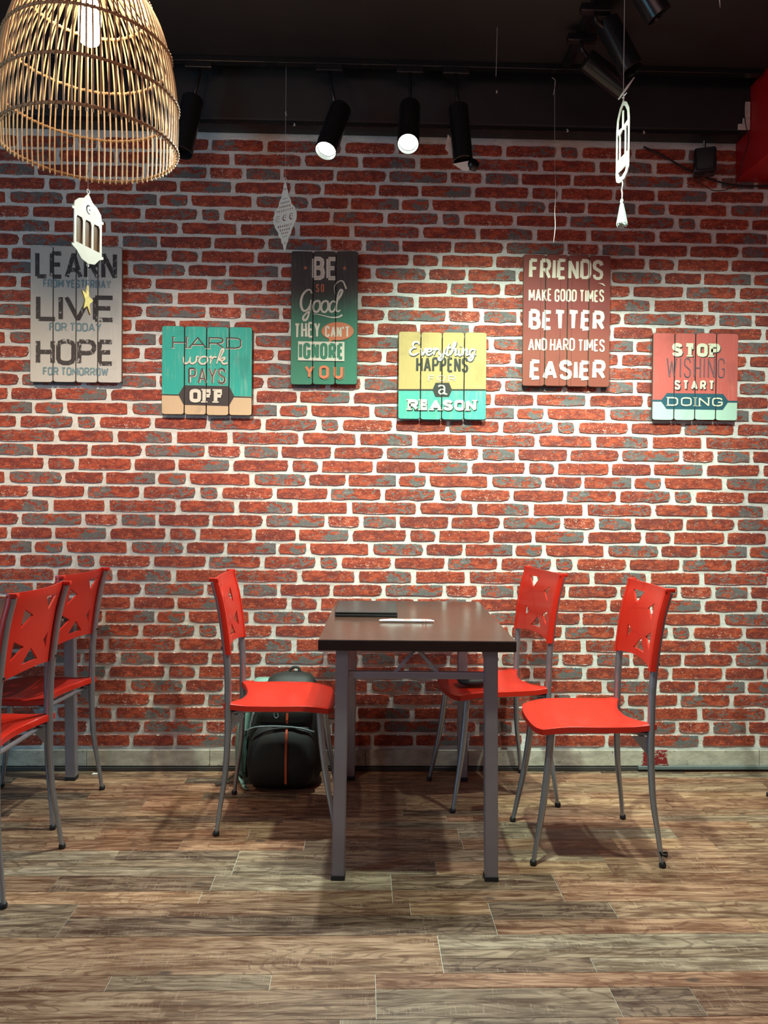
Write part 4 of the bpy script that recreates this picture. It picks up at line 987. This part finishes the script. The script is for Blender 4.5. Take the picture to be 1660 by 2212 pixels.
# ------------------------------------------------------------------ tracks and spotlights
bm = bmesh.new(); bx(bm, X0+.02, 1.64, 3.235, 3.27, ZC-.022, ZC, .002)
tag(obj('lighting_track', bm, M['fixture']), 'black lighting track along the ceiling edge above the brick wall', 'track')
bm = bmesh.new(); bx(bm, .80, .835, .7, 3.235, ZC-.022, ZC, .002)
tag(obj('lighting_track', bm, M['fixture']), 'black lighting track running from the wall towards the viewer', 'track')
bm = bmesh.new(); bx(bm, 1.045, 1.08, .7, 3.0, ZC-.012, ZC, .002)
def spotlight(label, pt, pm, R_=.041, mountx=None, mounty=3.2525, lit=None, extra=None):
    pt, pm = Vector(pt), Vector(pm); ax = (pm-pt).normalized(); L = (pm-pt).length
    T = thing('spotlight', label, 'light', pt, 0, 'black track spotlights')
    Mx = ax.to_track_quat('Z', 'Y').to_matrix().to_4x4()
    bm = bmesh.new(); lathe(bm, [(0, 0), (R_-.004, 0), (R_, .004), (R_, L), (R_-.0035, L+.001), (R_-.0045, L-.004), (R_-.006, L-.030), (0, L-.030)], 32, Mx); obj('housing', bm, M['fixture'], T, auto=40)
    mx = (pt.x if mountx is None else mountx)-pt.x; my = mounty-pt.y; top = ZC-.022-pt.z
    bm = bmesh.new(); bx(bm, mx-.055, mx+.055, my-.017, my+.017, top-.026, top+.001, .003); obj('track_adapter', bm, M['fixture'], T)
    j = ax*.05
    bm = bmesh.new(); tube(bm, [(mx, my, top-.02), (mx, my, top-.052), (j.x, j.y, j.z)], .0075, 8); obj('arm', bm, M['fixture'], T, smooth=True)
    bm = bmesh.new(); lathe(bm, [(0, L-.0295), (R_-.0075, L-.0290), (0, L-.0285)] if not lit else [(0, L-.010), (R_*.5, L-.012), (R_-.007, L-.020), (0, L-.022)], 24, Mx)
    obj('lens', bm, lit[0] if lit else M['rubber'], T, smooth=True)
    if lit: spot('spotlight_beam', pm+ax*.012, pm+ax*1.0, lit[1], lit[2], lit[3], .7, .03)
    return T
glow = emit('lit_lens', (.90, 1.0, .88), 14)
def P3(px, py, d): return onY(px, py, d)
spotlight('lit spotlight above the green sign, tilted sideways', P3(736, 236, 3.235), P3(704, 326, 3.12), .044, P3(712, 205, 3.25).x, lit=(glow, 170, (.86, 1.0, .90), 105))
spotlight('lit spotlight between the green sign and the yellow sign, lens facing the room', P3(886, 232, 3.235), P3(882, 311, 3.06), .043, P3(886, 205, 3.25).x, lit=(glow, 130, (.86, 1.0, .90), 105))
T = spotlight('unlit spotlight with paper tags above the yellow sign', P3(990, 232, 3.20), P3(1001, 349, 3.15), .040, P3(985, 200, 3.25).x)
o0 = T.location
bm = bmesh.new(); q = [P3(a, b, 3.19)-o0 for a, b in ((968, 290), (962, 322), (974, 334), (976, 300))]; v = [bm.verts.new(p) for p in q]; f = bm.faces.new(v)
for g_ in bmesh.ops.extrude_face_region(bm, geom=[f])['geom']:
    if isinstance(g_, bmesh.types.BMVert): g_.co.y += .001
obj('paper_tag', bm, M['paper'], T)
bm = bmesh.new(); q = [P3(a, b, 3.14)-o0 for a, b in ((978, 354), (1020, 346), (1012, 370), (1000, 368))]; v = [bm.verts.new(p) for p in q]; f = bm.faces.new(v)
for g_ in bmesh.ops.extrude_face_region(bm, geom=[f])['geom']:
    if isinstance(g_, bmesh.types.BMVert): g_.co.y += .001
obj('paper_tag', bm, M['paper'], T)
cc = P3(1022, 357, 3.15)-o0; bm = bmesh.new(); lathe(bm, [(0, -.012), (.020, -.012), (.024, -.008), (.024, .010), (.020, .016), (0, .016)], 20, Matrix.Translation(cc) @ Matrix.Rotation(1.1, 4, 'X') @ Matrix.Rotation(.4, 4, 'Y'))
obj('end_cap', bm, M['fixture'], T, auto=40)
spotlight('unlit spotlight behind the rattan lamp, aimed straight down the wall', P3(417, 214, 3.235), P3(393, 330, 3.18), .043, P3(430, 200, 3.25).x)
spotlight('dark spotlight on the receding track, lower of the crossed pair', P3(1266, 128, 3.02), P3(1352, 196, 3.06), .041, .8175, 3.00)
spot('spotlight_beam', (1.02, 3.07, 2.77), (.62, 2.3, 0), 130, (.9, 1.0, .92), 110, .8, .03)
spotlight('dark spotlight on the receding track, upper of the crossed pair', P3(1312, 48, 2.86), P3(1366, 152, 2.84), .043, .8175, 2.82)
spotlight('dark spotlight cut off by the top edge of the frame', P3(1368, -60, 2.55), P3(1424, 34, 2.56), .042, .8175, 2.55)

# ------------------------------------------------------------------ hanging decorations
def thread(parent, a, b, r_=.0007):
    bm = bmesh.new(); tube(bm, [a, b], r_, 5); return obj('thread', bm, M['thread'], parent)
def arcpts(cx_, cz_, r_, a0, a1, n): return [(cx_+r_*math.cos(a0+(a1-a0)*i/n), cz_+r_*math.sin(a0+(a1-a0)*i/n)) for i in range(n+1)]
# lantern 1 with crescent and three windows, below the lamp
p0 = P3(190, 505, 2.25)
D1 = thing('hanging_ornament', 'white lantern-shaped ornament with crescent and three brown windows under the rattan lamp', 'ornament', p0, math.radians(73), 'white hanging fretwork ornaments')
hw = .062
out = [(-hw-.008, -.052), (-hw-.008, -.046), (-hw, -.046), (-hw, .048), (-hw-.008, .048), (-hw-.008, .055), (-hw, .055), (-.058, .072), (-.040, .086), (-.018, .094), (-.005, .108), (0, .112), (.005, .108), (.018, .094), (.040, .086), (.058, .072), (hw, .055), (hw+.008, .055), (hw+.008, .048), (hw, .048), (hw, -.046), (hw+.008, -.046), (hw+.008, -.052), (.05, -.060), (.03, -.078), (0, -.084), (-.03, -.078), (-.05, -.060)]
holes = []
for cx_ in (-.038, 0, .038): holes.append([(cx_-.0145, -.038), (cx_-.0145, .028), (cx_-.010, .036), (cx_+.010, .036), (cx_+.0145, .028), (cx_+.0145, -.038)])
cres = [(x, z) for x, z in arcpts(.002, .068, .013, math.radians(50), math.radians(310), 14)]+[(x, z) for x, z in arcpts(.006, .068, .0105, math.radians(300), math.radians(60), 12)]
holes.append(cres); holes.append([(p[0], p[1]) for p in star(.006, .068, .0042)])
link('frame', plate_mesh([out]+holes, .003), simple('ivory_painted_wood', (.36, .34, .28), .6, 0, 20, .06), D1)
link('window_film', plate_mesh([[(-.056, -.040), (.056, -.040), (.056, .038), (-.056, .038)]], .0008), M['brown_film'], D1).location = (0, .0024, 0)
bm = bmesh.new(); tube(bm, [(.006*math.cos(a), 0, .118+.006*math.sin(a)) for a in [i*PI/6 for i in range(12)]], .0014, 6, closed=True); tube(bm, [(.004*math.cos(a), 0, -.088+.004*math.sin(a)) for a in [i*PI/5 for i in range(10)]], .0012, 6, closed=True); obj('ring', bm, M['white'], D1, smooth=True)
thread(D1, (0, 0, .124), (0, 0, 2.44-p0.z), .0006); thread(D1, (0, 0, -.092), (0, 0, P3(188, 632, 2.25).z-p0.z), .0005)
sz = P3(188, 648, 2.25)
D2 = thing('hanging_star', 'gold glitter star hanging in front of the white LEARN sign', 'ornament', sz, math.radians(88))
link('body', plate_mesh([[(p[0], -p[1]) for p in star(0, 0, .043, .12, .40)]], .004, .0), M['gold'], D2)
# ornament 2
p0 = P3(616, 470, 3.3)
D3 = thing('hanging_ornament', 'white drop-shaped fretwork ornament hanging above the green sign', 'ornament', p0, math.radians(-34), 'white hanging fretwork ornaments')
half_ = [(0, .150), (.008, .135), (.010, .118), (.016, .105), (.018, .088), (.030, .070), (.034, .052), (.052, .034), (.062, .010), (.062, -.012), (.050, -.038), (.036, -.056), (.032, -.072), (.020, -.086), (.018, -.100), (.009, -.112), (.006, -.128), (0, -.142)]
out = [(x*1.0, z) for x, z in half_]+[(-x, z) for x, z in half_[::-1][1:-1]]
holes = []
for zr, n_, w_, hr in ((.078, 3, .009, .0030), (.062, 5, .010, .0036), (.046, 6, .0105, .0042), (.030, 8, .0115, .0046), (-.034, 7, .0115, .0046), (-.050, 5, .0115, .0042), (-.064, 4, .010, .0036), (-.078, 3, .009, .0030)):
    for i in range(n_):
        cx_ = (i-(n_-1)/2)*w_; holes.append([(cx_+hr*math.cos(a*PI/3)*.8, zr+hr*1.25*math.sin(a*PI/3)) for a in range(6)])
for cx_ in (-.036, 0, .036):
    holes.append([(x, z) for x, z in arcpts(cx_, -.001, .0135, math.radians(40), math.radians(330), 14)]+[(x, z) for x, z in arcpts(cx_+.003, -.001, .0105, math.radians(320), math.radians(50), 12)])
    holes.append(star(cx_+.002, .0, .005))
holes.append([(p[0], -p[1]) for p in star(0, -.118, .0065)]); holes.append([(p[0], -p[1]) for p in star(0, .106, .006)])
link('fretwork', plate_mesh([out]+holes, .003), M['white'], D3)
bm = bmesh.new(); tube(bm, [(.006*math.cos(a), 0, .156+.009*math.sin(a)) for a in [i*PI/6 for i in range(12)]], .0016, 6, closed=True); obj('ring', bm, M['white'], D3, smooth=True)
thread(D3, (0, 0, .165), (0, 0, ZC+.04-p0.z)); bm = bmesh.new(); tube(bm, [(0, 0, .42), (.004, 0, .425), (-.003, 0, .432), (.003, 0, .437)], .0016, 5); obj('knot', bm, M['thread'], D3)
# ornament 3 with tassel
p0 = P3(1346, 305, 2.6)
D4 = thing('hanging_ornament', 'white arched fretwork lantern with pale green tassel near the red bulkhead', 'ornament', p0, math.radians(-86), 'white hanging fretwork ornaments')
hw = .052
out = [(-hw, -.10), (-hw, .055), (-.046, .09), (-.025, .118), (0, .132), (.025, .118), (.046, .09), (hw, .055), (hw, -.10), (.045, -.118), (.02, -.130), (-.02, -.130), (-.045, -.118)]
holes = []
for a, b_ in ((-.046, -.026), (-.020, .020), (.026, .046)): holes.append([(a, -.050), (a, .028), ((a+b_)/2, .038), (b_, .028), (b_, -.050)])
holes.append([(-.042, .052), (-.038, .082), (-.02, .106), (0, .118), (.02, .106), (.038, .082), (.042, .052), (.004, .046), (.004, .10), (-.004, .10), (-.004, .046)])
for i in range(7): cx_ = -.039+i*.013; holes.append([(cx_-.0035, -.080), (cx_-.0035, -.064), (cx_, -.060), (cx_+.0035, -.064), (cx_+.0035, -.080)])
holes.append([(-.035, -.092), (.035, -.092), (.028, -.108), (0, -.116), (-.028, -.108)])
link('fretwork', plate_mesh([out]+holes, .0035), M['white'], D4)
thread(D4, (0, 0, .132), (0, 0, ZC-p0.z), .0010)
bm = bmesh.new(); tube(bm, catmull([(0, 0, -.128), (.002, .001, -.145), (-.002, 0, -.16), (.002, 0, -.175), (0, 0, -.195)], 5), .0024, 6); tube(bm, catmull([(0, 0, .130), (.003, .001, .145), (-.001, 0, .158)], 4), .0026, 6); obj('twisted_cord', bm, M['thread'], D4, smooth=True)
bm = bmesh.new(); lathe(bm, [(0, -.190), (.005, -.192), (.0058, -.200), (.0045, -.205), (.007, -.212), (.010, -.23), (.015, -.262), (.0165, -.272), (0, -.270)], 16)
for i in range(22):
    a = 2*PI*i/22; rr_ = .012+.005*rnd.random(); tube(bm, [(.005*math.cos(a), .005*math.sin(a), -.208), (rr_*.7*math.cos(a), rr_*.7*math.sin(a), -.24), (rr_*1.15*math.cos(a), rr_*1.15*math.sin(a), -.274-.008*rnd.random())], .0012, 4)
obj('tassel', bm, simple('pale_green_thread', (.42, .56, .50), .8, 0, 200, .3), D4)
pa_, pb_ = P3(1337, 215, 2.6)-p0, P3(1371, 167, 2.6)-p0
bm = bmesh.new(); Rz = Matrix.Rotation(math.radians(86), 3, 'Z'); tube(bm, [Rz @ pa_, Rz @ ((pa_+pb_)/2), Rz @ pb_], [.0025, .0050, .0025], 8, flat=.5); obj('top_stick', bm, M['white'], D4, smooth=True)
# loose ribbon
p0 = P3(1199, 178, 3.29)
D5 = thing('hanging_ribbon', 'thin white ribbon on a thread between the yellow and maroon signs', 'ribbon', p0)
bm = bmesh.new()
pts = [P3(a, b, 3.3)-p0 for a, b in ((1199, 178), (1199, 370), (1200, 374))]; tube(bm, pts, .0007, 5); obj('thread', bm, M['thread'], D5)
pts = [P3(a, b, 3.3)-p0 for a, b in ((1200, 374), (1201, 420), (1199, 455), (1200, 490), (1196, 526))]; bm = bmesh.new(); tube(bm, catmull(pts, 6), [.0008, .0026, .0024, .0030, .0028, .0008], 6, flat=.3); obj('tail', bm, M['white'], D5, smooth=True)
pts = [P3(a, b, 3.28)-p0 for a, b in ((1193, 168), (1199, 172), (1200, 182), (1196, 205))]; bm = bmesh.new(); tube(bm, catmull(pts, 4), .0012, 5); obj('knot', bm, M['thread'], D5, smooth=True)
# lone thread from ceiling
p0 = P3(1072, 165, 3.0)
bm = bmesh.new(); tube(bm, [(0, 0, 0), (.003, 0, ZC-p0.z)], .0008, 5); o = obj('loose_thread', bm, M['thread']); o.location = p0; tag(o, 'short pale thread hanging from the black ceiling, nothing on it', 'thread')
p0 = P3(1556, 8, 2.5); bm = bmesh.new(); tube(bm, [(-.004, 0, .09), (-.002, 0, .02), (.001, 0, -.012)], [.0035, .004, .0012], 6, flat=.4); tube(bm, [(-.004, 0, .09), (-.004, 0, ZC-p0.z)], .0007, 5); o = obj('hanging_ribbon', bm, M['white'], None, smooth=True); o.location = p0; tag(o, 'tip of a white ribbon at the very top of the frame beside the red bulkhead', 'ribbon')

# ------------------------------------------------------------------ wall speaker, cable, nails
sp0 = P3(1523, 350, 3.42)
SP = thing('wall_speaker', 'small black speaker mounted under the soffit near the red bulkhead', 'speaker', sp0, math.radians(-20))
bm = bmesh.new(); bx(bm, -.047, .047, -.035, .045, -.055, .055, .014); obj('housing', bm, M['fixture'], SP, auto=40)
bm = bmesh.new(); bx(bm, -.038, .038, -.0375, -.034, -.046, .046, .008); obj('grille', bm, M['rubber'], SP, auto=40)
bm = bmesh.new(); tube(bm, [(0, .03, .04), (0, .04, .07), (.0, .03, .105)], .006, 8); obj('bracket', bm, M['fixture'], SP)
CB = obj('cable', tube(bmesh.new(), catmull([P3(a, b, d) for a, b, d in ((1391, 317, 3.48), (1430, 335, 3.478), (1475, 360, 3.478), (1518, 380, 3.478), (1570, 397, 3.478), (1620, 402, 3.478), (1690, 400, 3.478))], 6), .0042, 8), M['rubber'], None, smooth=True)
tag(CB, 'thick black cable sagging along the brick under the speaker', 'cable')
o = obj('cable', tube(bmesh.new(), catmull([P3(a, b, d) for a, b, d in ((1514, 378, 3.46), (1510, 394, 3.465), (1525, 402, 3.47), (1545, 412, 3.475), (1575, 408, 3.475), (1592, 395, 3.475), (1606, 345, 3.36), (1618, 300, 3.355), (1612, 270, 3.355), (1609, 240, 3.355), (1611, 205, 3.355))], 6), .0018, 6), M['rubber'], None, smooth=True)
tag(o, 'thin dark wire looping from the speaker up beside the red bulkhead', 'cable')
for i, (a, b, lb) in enumerate(((1225, 320, 'small white hook at the soffit edge above the maroon sign'), (1390, 321, 'small white hook at the soffit edge where the black cable starts'), (636, 304, 'small white hook at the soffit edge left of the lit spotlights'), (1073, 199, 'bright screw in the black soffit face'))):
    p0 = P3(a, b, 3.369 if i == 3 else 3.386); bm = bmesh.new(); tube(bm, catmull([(0, .004, .008), (0, -.003, .004), (.003, -.005, -.003), (-.003, -.004, -.006)], 4), .0022, 6)
    o = obj('hook' if i < 3 else 'screw', bm, M['white'], None, smooth=True); o.location = p0 if i == 3 else (p0.x, 3.383, 2.797); tag(o, lb, 'hook' if i < 3 else 'screw')
# paper scrap
p0 = onZ(206, 1671, .003); bm = bmesh.new(); v = [bm.verts.new(q) for q in ((-.014, -.006, 0), (.010, -.008, .001), (.015, .004, .005), (.002, .006, .001), (-.010, .007, .004))]; f = bm.faces.new(v)
for g_ in bmesh.ops.extrude_face_region(bm, geom=[f])['geom']:
    if isinstance(g_, bmesh.types.BMVert): g_.co.z += .0008
o = obj('paper_scrap', bm, M['paper']); o.location = (p0.x, p0.y, .001); tag(o, 'tiny torn scrap of white paper on the floor at the baseboard', 'litter')
